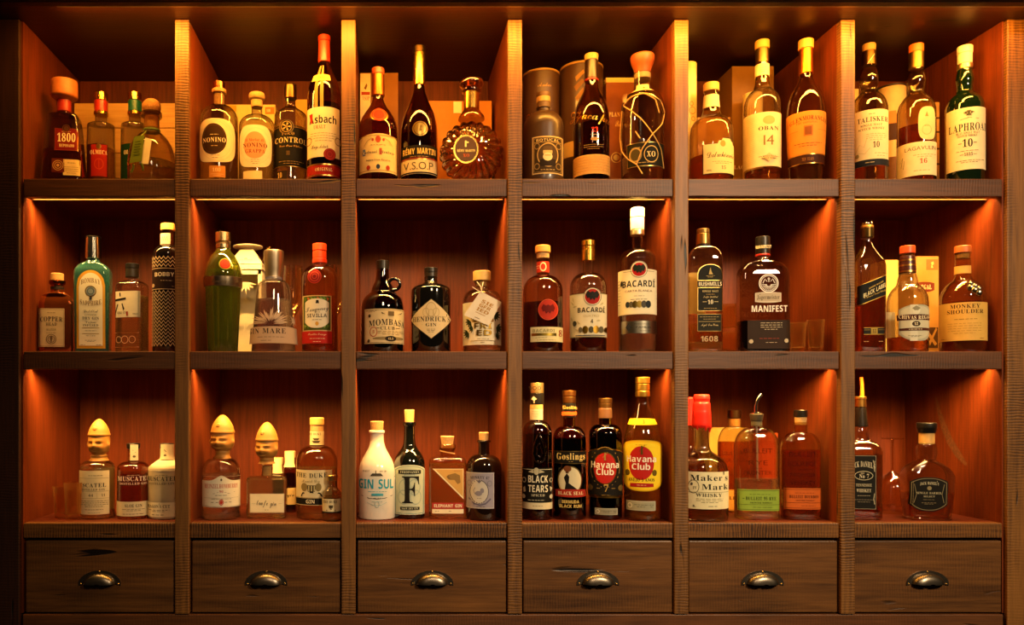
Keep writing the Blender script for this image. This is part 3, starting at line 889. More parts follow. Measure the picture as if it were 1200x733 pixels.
# column 2 -----------------------------------------------------------
def grappa(label, cx, bhw, ntop, nhw, s0, s1, lab, dark):
    b = Bottle('grappa_bottle', label, (1, 2), cx, 0.083, group=G)
    b.std(ntop, nhw, s0, s1, bhw, CLEAR, liq=(430, L_GOLD if dark else L_PALE), style='r')
    return b
b = grappa('round grappa bottle with copper-topped stopper and cream oval label with brown circle', 168, 76, 300, 23, 350, 408, None, True)
b.cap(256, 287, 23, COPPER); b.cap(285, 300, 29, solid('c89050', 0.6), name='collar'); b.cap(300, 346, 20, CORK, name='cork')
b.label((92, 395, 230, 566), 'f1e3bd', shape='soft', items=[('d', .42, .47, .34, '3a2412'), ('d', .42, .47, .31, '5a3a1c'), ('d', .42, .47, .30, '3a2412'), ('t', 'NONINO', .42, .49, .62, .10, 'f6e8c0', 'serif'), ('f', .24, .34, .6, .4, 1, 'e8d090'), ('f', .28, .60, .56, .66, 1, 'd8b870'),
         ('o', .5, .5, .46, .012, 'd8c492'), ('o', .48, .49, .41, .012, 'd8c492'), ('f', .32, .82, .56, .93, 2, '8a7040')])
b.label((130, 580, 192, 626), 'd08a38', items=[('t', '100', .45, .36, .5, .3, 'f0d090', 'serif'), ('f', .12, .65, .88, .9, 2, 'e8c080')])
b = grappa('clear grappa bottle with pale stopper and cream oval label with pink circle', 320, 70, 350, 21, 388, 432, None, False)
b.solidprof([(298, 20), (301, 29), (312, 32), (320, 31), (327, 25)], CORK, 'stopper'); b.cap(326, 356, 23, CORK, name='cork')
b.label((254, 420, 377, 586), 'f3e6c2', shape='soft', items=[('d', .48, .48, .34, 'e0a070'), ('t', 'Il Merlot di', .46, .36, .56, .065, '8a3018', 'serif'), ('t', 'NONINO', .48, .48, .74, .10, '6a2412', 'serif'), ('t', 'GRAPPA', .48, .62, .6, .085, '8a3018', 'serif'),
         ('o', .5, .5, .46, .012, 'dcc898'), ('f', .35, .8, .6, .94, 3, '9a7a48')])
b.label((268, 600, 340, 650), 'f0dc9c')
b = Bottle('pisco_bottle', 'clear pisco bottle with bronze cap and black label with round emblem', (1, 2), 451, 0.090, group=G)
b.std(318, 20, 345, 392, 64, CLEAR, liq=(420, L_PALE), style='s')
b.cap(262, 270, 20, BRASS, 23, name='cap_top'); b.cap(269, 322, 23, BRONZE, 25)
b.label((388, 428, 516, 584), '17130d', items=[('r', 0, 0, 1, .012, '*c09040'), ('r', 0, .985, 1, 1, '*c09040'), ('t', 'PISCO', .42, .17, .36, .07, 'c8a050', 'serif'), ('t', 'CONTROL', .50, .33, .92, .13, 'e8d090', 'serif'), ('t', 'Gran Pisco Chileno', .5, .48, .66, .05, 'c8a050', 'script'),
         ('t', 'III', .42, .66, .1, .1, '7a6030', 'serif'), ('f', .15, .84, .88, .95, 2, 'a08040')])
b.label((408, 400, 464, 456), '*8a7040', shape='oval', off=0.001, items=[('d', .5, .5, .42, '17130d'), ('o', .5, .5, .36, .12, 'b89850')] + [('p', [(.5 + .28 * math.cos(a + d), .5 + .28 * math.sin(a + d)) for d in (-.25, .25)] + [(.5, .5)], 'c8a860') for a in [i * 2 * PI / 5 for i in range(5)]], name='emblem')
b.label((398, 600, 438, 640), '2a1a0c', items=[('t', '10', .3, .4, .4, .5, 'e0b860', 'serif')])
b = Bottle('brandy_bottle', 'tall brown brandy bottle with long red capsule and cream label with wax seal', (1, 2), 585, 0.050, group=G)
b.body([(176, 20), (190, 22), (210, 30), (236, 43), (262, 55), (290, 63), (320, 67), (360, 67), (690, 67)], glass('b8803c'), liq=(328, L_RUM))
b.cap(76, 98, 24, plastic('b03018', 0.3), name='capsule_top'); b.cap(97, 180, 22, plastic('b8361c', 0.32), 24, name='capsule')
for rx_ in (0, 20): b.label((550 + rx_, 174, 562 + rx_, 352), 'b08c48', name='ribbon', off=0.0006)
b.label((540, 220, 608, 250), 'e0b860', shape='archboth', off=0.001, items=[('t', '1892', .5, .5, .4, .34, '8a5a1c', 'serif')])
b.label((520, 350, 644, 546), 'f0e2b8', items=[('t', 'Asbach', .48, .25, .82, .15, '1e1812', 'sans'), ('p', [(.07, .13), (.17, .12), (.17, .32), (.12, .32)], 'b02818'), ('t', 'URALT', .38, .40, .36, .07, '8a2a18', 'serif'), ('f', .1, .5, .9, .7, 4, 'a08858'), ('t', 'Hugo Asbach', .38, .79, .5, .07, '3a2c1c', 'script'), ('o', .94, .66, .1, .25, 'a89060'), ('o', .05, .66, .1, .25, 'a89060')])
b.label((582, 512, 628, 558), '8a1812', shape='oval', off=0.0012, name='seal', items=[('o', .5, .5, .40, .12, 'b03020'), ('o', .5, .5, .22, .2, 'b03020')])
b.label((518, 572, 648, 622), 'a01c14', items=[('r', 0, 0, 1, .1, '*d0a050'), ('r', 0, .86, 1, .95, '*d0a050'), ('t', 'ORIGINAL', .5, .45, .5, .26, 'f0d8a0', 'serif')])
gift_box('gift_box', 'pale yellow carton standing behind the two grappa bottles', (1, 2), 190, 392, 342, 0.205, 0.08, paper('e8c878'), items=[(((192, 345, 240, 370),), dict(mat='d09a30')), (((352, 352, 400, 380),), dict(mat='c87828', items=[('t', '100', .35, .5, .4, .4, 'f4e4b8', 'serif')]))])
gift_box('gift_box', 'tall golden carton behind the pisco bottle and the brandy bottle', (1, 2), 470, 560, 322, 0.215, 0.08, paper('d8a440'))
gift_box('gift_box', 'narrow red carton beside the tall brandy bottle', (1, 2), 640, 660, 335, 0.165, 0.06, paper('a02414'))

# column 3 -----------------------------------------------------------
b = Bottle('brandy_bottle', 'brandy bottle with orange-red capsule, red oval seal and cream scroll label', (1, 3), 141, 0.082, group=G)
b.body([(308, 20), (325, 22), (350, 32), (380, 52), (410, 68), (440, 75), (480, 77), (690, 77)], glass('c88a40'), liq=(395, L_AMBER))
b.cap(203, 228, 25, plastic('b84a20', 0.35), name='capsule_top'); b.cap(227, 312, 24, foil('c86a30', 0.4), 26, name='capsule')
b.label((120, 240, 162, 300), None, neck=True, items=[('l', [(.1, .9), (.35, .5), (.6, .9), (.85, .5)], .0012, 'f0c060'), ('l', [(.1, .5), (.35, .1), (.6, .5), (.85, .1)], .0012, 'f0c060')])
b.label((111, 352, 179, 408), '*d8a848', shape='oval', off=0.001, name='seal', items=[('d', .5, .5, .40, 'b83018'), ('o', .5, .5, .34, .1, 'd86a38')])
b.label((69, 455, 214, 606), 'e6cf8a', shape='archlow', items=[('t', 'Cardenal Mendoza', .5, .46, .84, .10, '3a3428', 'frak'), ('r', .10, .38, .17, .55, '6a7a9a'), ('t', 'C', .135, .465, .05, .1, 'e8d8a0', 'frak'), ('r', .53, .38, .60, .55, 'a05038'), ('t', 'Solera Gran Reserva', .5, .68, .62, .05, '5a4020', 'serif'), ('d', .5, .15, .07, 'b04828'), ('d', .36, .16, .03, 'b04828'), ('d', .64, .16, .03, 'b04828'),
         ('b', .03, .012, 'b08838'), ('f', .2, .27, .8, .32, 1, '8a6830'), ('d', .5, .86, .05, '2a3a5a'), ('d', .25, .88, .05, 'a83820'), ('d', .75, .88, .05, 'a83820'), ('l', [(.14, .3), (.22, .18), (.34, .12)], .001, 'a87830'), ('l', [(.86, .3), (.78, .18), (.66, .12)], .001, 'a87830')])
b = Bottle('cognac_bottle', 'slender cognac bottle with long gold capsule, round medallion and black VSOP label', (1, 3), 304, 0.084, group=G)
b.body([(268, 20), (290, 23), (320, 32), (350, 45), (390, 62), (420, 69), (450, 72), (500, 73), (690, 73)], glass('a8763a'), liq=(445, L_RUM))
b.cap(117, 144, 24, foil('6a5030', 0.35), name='capsule_top'); b.cap(143, 270, 25, GOLD, 24, name='capsule')
b.label((281, 236, 326, 246), 'b84020', neck=True, off=0.0012); b.label((281, 252, 326, 256), 'b84020', neck=True, off=0.0012)
b.label((279, 407, 336, 465), '*d8b058', shape='oval', off=0.0014, name='medallion', items=[('o', .5, .5, .44, .12, '*8a6428'), ('p', [(.42, .72), (.52, .25), (.62, .35), (.56, .5), (.62, .62)], '*8a6428')])
b.label((236, 500, 373, 552), '15110c', items=[('t', 'RÉMY MARTIN', .5, .45, .9, .44, 'e8c468', 'sans'), ('f', .1, .78, .9, .92, 1, 'b08a40'), ('r', 0, .95, 1, 1, 'a83020')])
b.label((234, 552, 373, 612), 'dcc690', items=[('r', 0, 0, 1, .06, '*c09040'), ('r', 0, .88, 1, .97, '17120c'), ('t', 'V.S.O.P', .48, .48, .8, .48, '5a4c30', 'plain')])

# faceted sunburst decanter
d = Bottle('cognac_decanter', 'round sunburst-cut cognac decanter with gold medallion and crystal stopper', (1, 3), 508, 0.050, group=G, cat='decanter')
Rm = d.w(125); tz = 0.031
zc = Rm * 0.98
def sunburst(mb, Rm, tz, mi=0, sh=1.0):
    na, nr = 120, 12; v = []; f = []
    for side in (-1, 1):
        base = len(v)
        for j in range(nr + 1):
            t = j / nr; r = Rm * t
            for i in range(na):
                a = 2 * PI * i / na
                wv = abs(math.sin(a * 11 + 3.2 * t)) ** 0.8
                rr = r * (1 - 0.07 * (1 - wv) * t)
                dep = tz * math.sqrt(max(0, 1 - (t * 0.985) ** 3.2)) * (1 - 0.30 * (1 - wv) * min(1, max(0, (t - 0.36) * 3)))
                x, z = rr * math.cos(a), rr * math.sin(a) + zc
                v.append((x, side * dep, max(z, 0.004 if sh < 1 else 0.0)))
        for j in range(nr):
            for i in range(na):
                q = (base + j * na + i, base + j * na + (i + 1) % na, base + (j + 1) * na + (i + 1) % na, base + (j + 1) * na + i)
                f.append(q if side < 0 else q[::-1])
    n0 = nr * na; n1 = (nr + 1) * na + nr * na
    for i in range(na): f.append((n0 + i, n0 + (i + 1) % na, n1 + (i + 1) % na, n1 + i))
    mb.add(v, f, mi)
mb = MB(); sunburst(mb, Rm, tz); mb.build('glass', glass('f6e2b0', 0.0, 3.2), d.root, smooth=18)
mb = MB(); sunburst(mb, Rm * 0.93, tz * 0.88, sh=0.9)
lo = mb.build('spirit', liquid('f0c468', 1.30), d.root, smooth=22); lo.location.z = 0.002
d.rings = [(0.0, Rm, tz, 2.4), (zc * 2, Rm, tz, 2.4)]
d.sec = (tz / Rm, 2.4)
d.solidprof([(362, 30), (368, 33), (378, 40), (392, 50), (402, 52)], glass('f0d8a0', 0, 1.6), 'neck')
d.cap(298, 364, 31, GOLD, name='collar')
d.solidprof([(247, 40), (251, 45), (262, 48), (270, 46), (280, 34), (286, 32), (288, 38), (294, 38), (298, 32)], glass('d8a850', 0, 2.2), 'stopper')
d.cap(250, 284, 26, foil('7a5420', 0.25), name='stopper_core')
def disc_part(root, c, rx, rz, y, mat, name, th=0.002, n=32, parent=None):
    mb = MB(); v = [(c[0] + rx * math.cos(2 * PI * i / n), y, c[1] + rz * math.sin(2 * PI * i / n)) for i in range(n)]
    v2 = [(c[0] + rx * .93 * math.cos(2 * PI * i / n), y - th, c[1] + rz * .93 * math.sin(2 * PI * i / n)) for i in range(n)]
    mb.add(v + v2, [tuple(range(n, 2 * n))] + [(i, (i + 1) % n, n + (i + 1) % n, n + i) for i in range(n)])
    return mb.build(name, mat, parent or root, smooth=30)
mp_ = d.side(487, 517, -tz - 0.002)
disc_part(d.root, (mp_.x, mp_.z), d.w(52), d.w(60), -tz * 0.98, GOLD, 'medallion', 0.004)
disc_part(d.root, (mp_.x, mp_.z), d.w(44), d.w(51), -tz * 0.98 - 0.003, solid('5a3a16', 0.4, 0.6), 'medallion_field', 0.0022)
oncard(d, [Vector((mp_.x + sx * d.w(40), -tz * 0.98 - 0.0054, mp_.z + sz * d.w(46))) for sx, sz in ((-1, -1), (-1, 1), (1, 1), (1, -1))],
       [('t', 'RÉMY MARTIN', .5, .58, .86, .10, 'serif', '*e8c060'), ('t', 'XO', .5, .78, .3, .13, 'serif', 'd06030'), ('r', .44, .16, .52, .42, '*e8c060'), ('r', .5, .2, .62, .26, '*e8c060')])
gift_box('gift_box', 'tall amber carton with cream printed side behind the red-capsuled brandy', (1, 3), 72, 222, 218, 0.20, 0.09, paper('9a6428'), items=[(((74, 222, 114, 640),), dict(mat='ecd8a4', items=[('r', .1, .17, .95, .20, 'b04020'), ('t', 'VSOP', .55, .23, .7, .04, 'a04020', 'serif'), ('p', [(.35, .14), (.6, .09), (.7, .11), (.55, .15)], '8a5a20')]))])
gift_box('gift_box', 'wide orange carton with small cream sticker behind the round decanter', (1, 3), 338, 588, 328, 0.195, 0.10, paper('c87c28'), items=[(((438, 331, 470, 376),), dict(mat='f4e6bc'))])

# column 4 -----------------------------------------------------------
b = Bottle('rum_bottle', 'matte brown rum bottle with paper-wrapped cap and portrait label', (1, 4), 139, 0.084, group=G)
b.std(358, 24, 376, 440, 79, solid('3a2614', 0.38, coat=0.15, noise=0.06), name='body')
b.cap(298, 316, 28, solid('5c4020', 0.5)); b.cap(315, 338, 28, solid('b08a48', 0.5), name='cap_band'); b.cap(337, 360, 28, solid('5c4424', 0.5), name='cap_skirt')
b.label((97, 465, 214, 612), 'd8bc78', items=[('r', .03, .03, .97, .97, '241a10'), ('r', .05, .05, .95, .95, 'a88c50'), ('r', .07, .06, .93, .15, '241a10'), ('t', 'BOTUCAL', .5, .105, .74, .065, 'd8bc78', 'sans'), ('r', .07, .17, .93, .94, '3a2c18'), ('d', .5, .5, .34, 'c0a260', .32), ('d', .5, .5, .31, '4a3820', .29), ('sh', .24, .6, .76, .80, '241a10', 'arch'), ('d', .5, .42, .15, 'cdb070', .135), ('sh', .35, .44, .65, .66, 'e2cfa0', 'oval'), ('sh', .35, .27, .65, .38, '5a4628', 'arch'), ('sh', .40, .50, .60, .53, 'b89c5c', 'archboth'),
         ('f', .15, .86, .85, .93, 1, 'd8bc78')] + [('o', x, y, .09, .3, '8a7040') for x, y in ((.16, .26), (.84, .26), (.16, .80), (.84, .80))])
b = Bottle('rum_bottle', 'dark rum bottle with cork top, gold script and woven straw band', (1, 4), 327, 0.078, group=G)
b.body([(244, 25), (262, 26), (285, 30), (310, 41), (340, 56), (370, 66), (400, 70), (440, 71), (690, 70)], glass('b87a38'), liq=(405, L_RUM))
b.cap(148, 172, 27, solid('c89a50', 0.55), name='cap_top'); b.cap(171, 246, 26, DKBR, 27); b.cap(245, 254, 28, plastic('a82818'), name='ring')
b.label((258, 356, 390, 410), None, items=[('t', 'Zacapa', .52, .5, 1.0, .6, '*e8b848', 'script', 0, .5)])
b.label((290, 420, 370, 520), None, items=[('t', '23', .62, .2, .3, .18, 'd03820', 'serif'), ('f', .3, .36, .95, .42, 1, 'c8a060'), ('d', .62, .56, .2, 'a07c40', .07), ('f', .1, .74, 1, .98, 3, 'a07c40')])
STRAW = solid('d2a052', 0.8, noise=0.35, scale=500, bump=0.7)
b.label((240, 537, 415, 612), STRAW, name='straw_band', off=0.0012, items=[('z', 0, 1, .08 + .14 * i, .18 + .14 * i, 46, .03, 'a87430') for i in range(6)])
b = Bottle('rum_bottle', 'clear rum bottle with flared wooden stopper wrapped in raffia netting', (1, 4), 530, 0.052, group=G)
b.body([(222, 35), (250, 34), (280, 34), (296, 38), (304, 56), (316, 72), (340, 82), (380, 86), (520, 87), (690, 83)], CLEAR, liq=(512, L_WHISKY))
b.solidprof([(150, 40), (153, 46), (160, 48), (180, 45), (200, 37), (216, 32), (226, 30)], solid('9a4c20', 0.45, noise=0.15, scale=100), 'stopper')
b.cap(224, 246, 33, solid('e8d090', 0.6), name='cork')
b.label((500, 258, 562, 292), 'e4c680', neck=True, items=[('o', .6, .5, .24, .2, '8a6020'), ('d', .6, .5, .1, '8a6020')])
b.label((468, 484, 612, 586), '1c1a10', shape='archboth', items=[('b', .025, .012, '*c8a050'), ('d', .66, .50, .19, 'c8a860'), ('d', .66, .50, .17, '1c1a10'), ('t', 'XO', .66, .5, .22, .2, 'e8d090', 'serif'), ('d', .25, .5, .17, 'a88c50'), ('d', .25, .5, .13, '4a4020'), ('f', .1, .2, .44, .28, 1, 'c8a860'), ('f', .1, .78, .9, .86, 1, 'c8a860')])
RAFF = solid('d8a858', 0.7, noise=0.2, scale=300)
def net(b, pts, r=0.0012, name='raffia'):
    out = []
    for i in range(len(pts) - 1):
        for j in range(6):
            t = j / 6; a0, y0 = pts[i]; a1, y1 = pts[i + 1]
            out.append(b.surf(a0 + (a1 - a0) * t - b.th, b.zf(y0 + (y1 - y0) * t), 0.0018, False))
    out.append(b.surf(pts[-1][0] - b.th, b.zf(pts[-1][1]), 0.0018, False))
    b.tube(out, r, RAFF, name, 6)
for pts in ([(-1.0, 330), (-.5, 308), (.2, 305), (.9, 330), (1.25, 370), (1.0, 420), (.45, 465), (0, 520), (-.25, 580)], [(-.95, 335), (-.5, 365), (0, 410), (.45, 465), (.9, 520), (1.2, 590)], [(-1.1, 350), (-1.35, 450), (-1.1, 510), (-.7, 550), (-.25, 580), (0, 618)], [(-.8, 315), (0, 300), (.6, 330), (.8, 380)], [(-.3, 450), (-.1, 480)]):
    net(b, pts)
for i in range(9):
    a = -2.4 + i * 0.28
    c0 = b.side(462, 335, -0.05); b.tube([c0, c0 + Vector((0.010 * math.cos(a + 3.9), -0.004, 0.012 * math.sin(a + 3.9) + 0.006))], [0.0009, 0.0003], RAFF, 'raffia_end', 5)
CANB = solid('4a2c14', 0.45, coat=0.2, noise=0.15, scale=14)
gift_box('canister', 'shorter brown cylindrical canister behind the portrait-label bottle', (1, 4), 58, 203, 206, 0.165, 0, CANB, round_=True, rim=solid('b88a48', 0.5), cat='canister', items=[(((70, 360, 190, 410),), dict(mat=None, items=[('t', 'Zacapa', .5, .5, 1.0, .6, '*d8a040', 'script')])), (((115, 250, 170, 285),), dict(mat=None, items=[('t', 'Ambar', .5, .4, .9, .4, 'c89850', 'script')]))])
gift_box('canister', 'taller brown cylindrical canister with cream band behind the straw-banded bottle', (1, 4), 203, 372, 176, 0.150, 0, CANB, round_=True, rim=solid('b88a48', 0.5), cat='canister', items=[(((190, 480, 395, 540),), dict(mat='d8b468')), (((240, 360, 330, 405),), dict(mat=None, items=[('t', 'Za', .3, .5, .5, .7, '*e0a840', 'script')])),
    (((255, 205, 300, 330),), dict(mat=None, items=[('p', [(.2, .2), (.9, .0), (1, .1), (.3, .35)], 'a87838'), ('p', [(.1, .5), (.8, .28), (1, .38), (.3, .66)], '8a5c28'), ('p', [(.2, .85), (.9, .55), (1, .68), (.4, .98)], '946428')]))])
gift_box('gift_box', 'tall russet carton with gold lettering behind the raffia-wrapped bottle', (1, 4), 384, 512, 237, 0.185, 0.085, paper('8a4a1c'), lid=(0.012, paper('e8c070')), items=[(((390, 365, 545, 440),), dict(mat=None, items=[('t', 'PLANTATION', .48, .22, .88, .22, '*e0b050', 'serif'), ('t', 'Barbados', .5, .7, .5, .3, '*e0b050', 'script')])), (((398, 520, 450, 580),), dict(mat=None, items=[('o', .5, .5, .4, .15, '*d8a448'), ('d', .5, .5, .22, '*d8a448')]))])
# column 5 -----------------------------------------------------------
b = Bottle('whisky_bottle', 'stout whisky bottle with cream neck wrap and cream shield label in script', (1, 5), 145, 0.082, group=G)
b.body([(262, 26), (300, 28), (350, 31), (375, 36), (392, 44), (402, 60), (416, 74), (435, 83), (460, 87), (690, 87)], WARM, liq=(535, L_WHISKY))
b.cap(262, 294, 32, solid('d8a850', 0.5)); b.label((112, 300, 178, 350), 'ecd9a4', neck=True, off=0.0012, name='neck_label', items=[('l', [(.5, .1), (.9, .5)], .0012, 'b08838')])
b.label((112, 470, 236, 612), '2a2008', shape='shield', items=[('sh', .025, .02, .975, .98, 'ecd488', 'shield'), ('t', 'Dalwhinnie', .54, .47, .8, .15, '3a2c10', 'script'), ('d', .62, .17, .08, 'b89840'), ('f', .3, .64, .9, .74, 2, '9a8038'), ('t', '15', .64, .83, .13, .09, '5a4818', 'serif'), ('t', '43%', .2, .9, .16, .05, '5a4818', 'plain')])
b = Bottle('whisky_bottle', 'whisky bottle with brown foil cap and big cream label numbered 14', (1, 5), 344, 0.072, group=G)
b.body([(180, 26), (225, 26), (262, 29), (285, 38), (298, 52), (315, 64), (340, 72), (370, 74), (690, 73)], WARM, liq=(590, L_WHISKY))
b.cap(95, 127, 29, solid('d8a44c', 0.45), name='cap_top'); b.cap(126, 184, 27, foil('7a6038', 0.4)); b.label((312, 180, 380, 226), 'f2dca0', neck=True, off=0.0014, name='neck_label', items=[('f', .3, .3, .7, .8, 3, 'c0a060')])
b.label((270, 370, 420, 582), 'ecd496', items=[('t', 'OBAN', .65, .30, .5, .07, '3a2a14', 'serif'), ('d', .66, .15, .15, 'c8a860', .08), ('t', '14', .66, .52, .26, .18, '8a6c34', 'plain'), ('f', .4, .80, .92, .88, 2, '5a4420')] + [('r', .02, .08 + .028 * i, .30, .084 + .028 * i, 'c2a664') for i in range(32)] + [('p', [(.66, .76), (.8, .84), (.66, .92), (.52, .84)], 'd8bc78'), ('t', 'SINGLE MALT', .66, .82, .3, .028, '4a3818', 'serif'), ('t', 'SCOTCH WHISKY', .66, .86, .38, .028, '4a3818', 'serif')])
b = Bottle('whisky_bottle', 'tall whisky bottle with orange neck foil and orange label with square crest', (1, 5), 515, 0.050, group=G)
b.body([(222, 25), (240, 27), (262, 36), (285, 52), (310, 65), (340, 74), (370, 77), (420, 78), (560, 72), (690, 68)], WARM, liq=(395, L_WHISKY))
b.cap(92, 128, 31, solid('dca048', 0.45), name='cap_top'); b.cap(127, 226, 27, foil('d87a28', 0.35), 29)
b.label((436, 365, 600, 532), 'e08c30', items=[('t', 'GLENMORANGIE', .53, .16, .84, .10, '5a240c', 'serif', .07), ('t', 'THE ORIGINAL', .5, .27, .5, .04, 'a05a1c', 'serif'), ('r', .43, .34, .64, .58, 'b86a24'), ('r', .455, .365, .615, .555, '8a4c1a'), ('f', .2, .72, .85, .84, 2, '6a300c'), ('r', .08, .44, .3, .455, 'c87a2c'), ('r', .76, .44, .95, .455, 'c87a2c')])
b.label((444, 534, 594, 572), '3a180a', items=[('t', 'TEN YEARS', .52, .5, .3, .3, 'a06a30', 'serif'), ('r', 0, 0, 1, .08, '*c08a40'), ('r', 0, .9, 1, 1, '*c08a40')])
gift_box('canister', 'tall pale yellow cylindrical canister beside the upright, near the shield-label bottle', (1, 5), 16, 88, 170, 0.12, 0, paper('ead090'), round_=True, cat='canister', items=[(((56, 300, 86, 430),), dict(mat=None, items=[('o', .5, .5, .4, .2, 'b89448'), ('o', .4, .3, .25, .3, 'b89448'), ('o', .6, .75, .25, .3, 'b89448')]))])
gift_box('gift_box', 'low golden carton behind the shield-label whisky bottle', (1, 5), 92, 224, 392, 0.20, 0.08, paper('d0984a'))
gift_box('gift_box', 'tall dull-gold carton with cut-off lettering at its foot behind the 14 bottle', (1, 5), 226, 390, 192, 0.19, 0.085, paper('8a6024'), items=[(((232, 575, 330, 640),), dict(mat=None, items=[('t', 'LAGAVULIN', .62, .2, 1.2, .22, 'f0dca8', 'serif')]))])
gift_box('canister', 'short cream cylindrical canister seen through the 14 bottle', (1, 5), 268, 345, 288, 0.128, 0, paper('f0d48c'), round_=True, cat='canister')  # bright reflections behind the bottle, built as a cream cylinder

# column 6 -----------------------------------------------------------
def bulbneck(b, y0, y1, y2, n, bulb, sh1, body, liq, mat):
    ym = (y0 + y1) / 2
    b.body([(y0 - 14, n), (y0, n), (y0 + (ym - y0) * .5, (n + bulb) / 2 + 1), (ym, bulb), (ym + (y1 - ym) * .6, bulb - 3), (y1, n + 4), (y1 + 8, n + 8), (y1 + (sh1 - y1) * .35, body * .70), (y1 + (sh1 - y1) * .65, body * .9), (sh1, body), (690, body)], mat, liq=liq)
b = Bottle('whisky_bottle', 'clear whisky bottle with bulging neck and cream label marked 10, beside upright', (1, 6), 102, 0.082, group=G)
bulbneck(b, 238, 325, 330, 25, 36, 392, 69, (560, L_WHISKY), WARM)
b.cap(160, 186, 25, solid('b88a48', 0.5), name='cap_top'); b.cap(185, 238, 27, foil('5a4020', 0.35)); b.label((95, 190, 122, 232), None, neck=True, off=0.002, items=[('l', [(.1, .9), (.5, .5), (.9, .1)], .0016, 'f0d8a0')])  # the pale diagonal line paints a highlight on the dark cap
b.label((40, 390, 172, 592), 'e8d6a6', items=[('t', 'TALISKER', .56, .175, .80, .085, '2a2418', 'serif'), ('f', .42, .06, .68, .1, 1, '5a5038'), ('t', 'SINGLE MALT', .53, .275, .56, .04, '3a3020', 'serif'), ('t', 'SCOTCH WHISKY', .53, .34, .68, .04, '3a3020', 'serif'), ('t', '10', .66, .63, .17, .10, '2a2418', 'serif'), ('f', .4, .42, .92, .56, 4, 'b09a68'), ('f', .62, .76, .95, .85, 2, '8a7648'), ('r', 0, .885, 1, 1, '1c2028'), ('f', .3, .92, .7, .96, 1, 'c8b888'),
         ('l', [(.1, .75), (.22, .6), (.34, .66), (.42, .5)], .0008, 'b8a470'), ('l', [(.08, .85), (.2, .75), (.36, .78), (.5, .68)], .0008, 'b8a470'), ('d', .16, .8, .05, '9a8a58')])
b = Bottle('whisky_bottle', 'whisky bottle with bulging neck, tall oval seal and cream label numbered 16 in red', (1, 6), 271, 0.070, group=G)
bulbneck(b, 250, 330, 330, 25, 36, 402, 72, (440, L_AMBER), WARM)
b.cap(162, 190, 28, plastic('e07020', 0.35), name='cap_top'); b.cap(189, 249, 28, foil('8a6c3a', 0.4))
b.label((278, 381, 337, 500), 'e2cc8e', shape='soft', items=[('o', .5, .7, .28, .1, 'b89c58'), ('f', .3, .55, .7, .62, 1, 'a08848'), ('p', [(.4, .3), (.5, .15), (.6, .3)], '9a8448')])
b.label((200, 506, 350, 626), 'e8d6a4', items=[('t', 'LAGAVULIN', .56, .19, .72, .11, '4a3a20', 'plain'), ('t', '16', .64, .58, .17, .14, 'b03818', 'serif'), ('f', .4, .36, .92, .48, 2, '9a8450'), ('l', [(.12, .7), (.16, .4), (.1, .55), (.2, .5), (.17, .75)], .001, '7a643a'), ('f', .3, .82, .92, .9, 1, '9a8450')])
b = Bottle('whisky_bottle', 'dark green whisky bottle with white cap and cream label numbered 10', (1, 6), 445, 0.050, group=G)
bulbneck(b, 250, 328, 330, 27, 34, 385, 73, None, blackglass('0c1c0c'))
b.cap(168, 194, 30, solid('ece0c0', 0.4), name='cap_top'); b.cap(193, 232, 28, solid('e8dcb8', 0.45)); b.cap(231, 251, 30, foil('d8c088', 0.4), name='ring')
b.label((378, 382, 525, 605), 'e9dbb0', items=[('t', 'LAPHROAIG', .56, .315, .98, .12, '2a2c20', 'serif'), ('t', 'ISLAY SINGLE MALT', .52, .41, .56, .035, '3a3a2a', 'serif'), ('t', 'SCOTCH WHISKY', .52, .455, .46, .035, '3a3a2a', 'serif'), ('t', '10', .52, .575, .24, .12, '1e2018', 'serif'), ('r', .30, .57, .38, .58, '2a2c20'), ('r', .66, .57, .74, .58, '2a2c20'), ('t', '1815', .54, .755, .2, .05, '2a2c20', 'serif'), ('r', .34, .755, .42, .762, '2a2c20'), ('r', .66, .755, .74, .762, '2a2c20'),
         ('f', .1, .68, .95, .72, 1, '6a6448'), ('f', .25, .84, .9, .90, 2, '6a6448'), ('p', [(.50, .05), (.60, .05), (.58, .10), (.62, .13), (.48, .13), (.52, .10)], '5a5838'), ('p', [(.42, .08), (.5, .06), (.5, .11)], '5a5838'), ('p', [(.68, .08), (.6, .06), (.6, .11)], '5a5838'), ('l', [(.35, .19), (.55, .165), (.78, .19)], .001, '7a744c')])
gift_box('canister', 'cream and orange cylindrical canister with dark lid behind the bulb-necked bottles', (1, 6), 128, 236, 300, 0.18, 0, paper('ecc678'), round_=True, rim=solid('3a2a1c', 0.5), cat='canister', items=[(((160, 395, 200, 440),), dict(mat='e09038')), (((160, 440, 200, 500),), dict(mat='4a2c18')), (((160, 560, 215, 640),), dict(mat='8a5a28'))])
gift_box('gift_box', 'amber carton with dark bands beside the bottle with the tall oval seal', (1, 6), 285, 355, 366, 0.165, 0.06, paper('c89038'), items=[(((330, y, 354, y + 7),), dict(mat='5a3818')) for y in (420, 470, 530, 585)])
gift_box('gift_box', 'pale golden carton partly hidden by the upright and a bulb-necked whisky bottle', (1, 6), 10, 66, 318, 0.19, 0.06, paper('e8bc5c'))
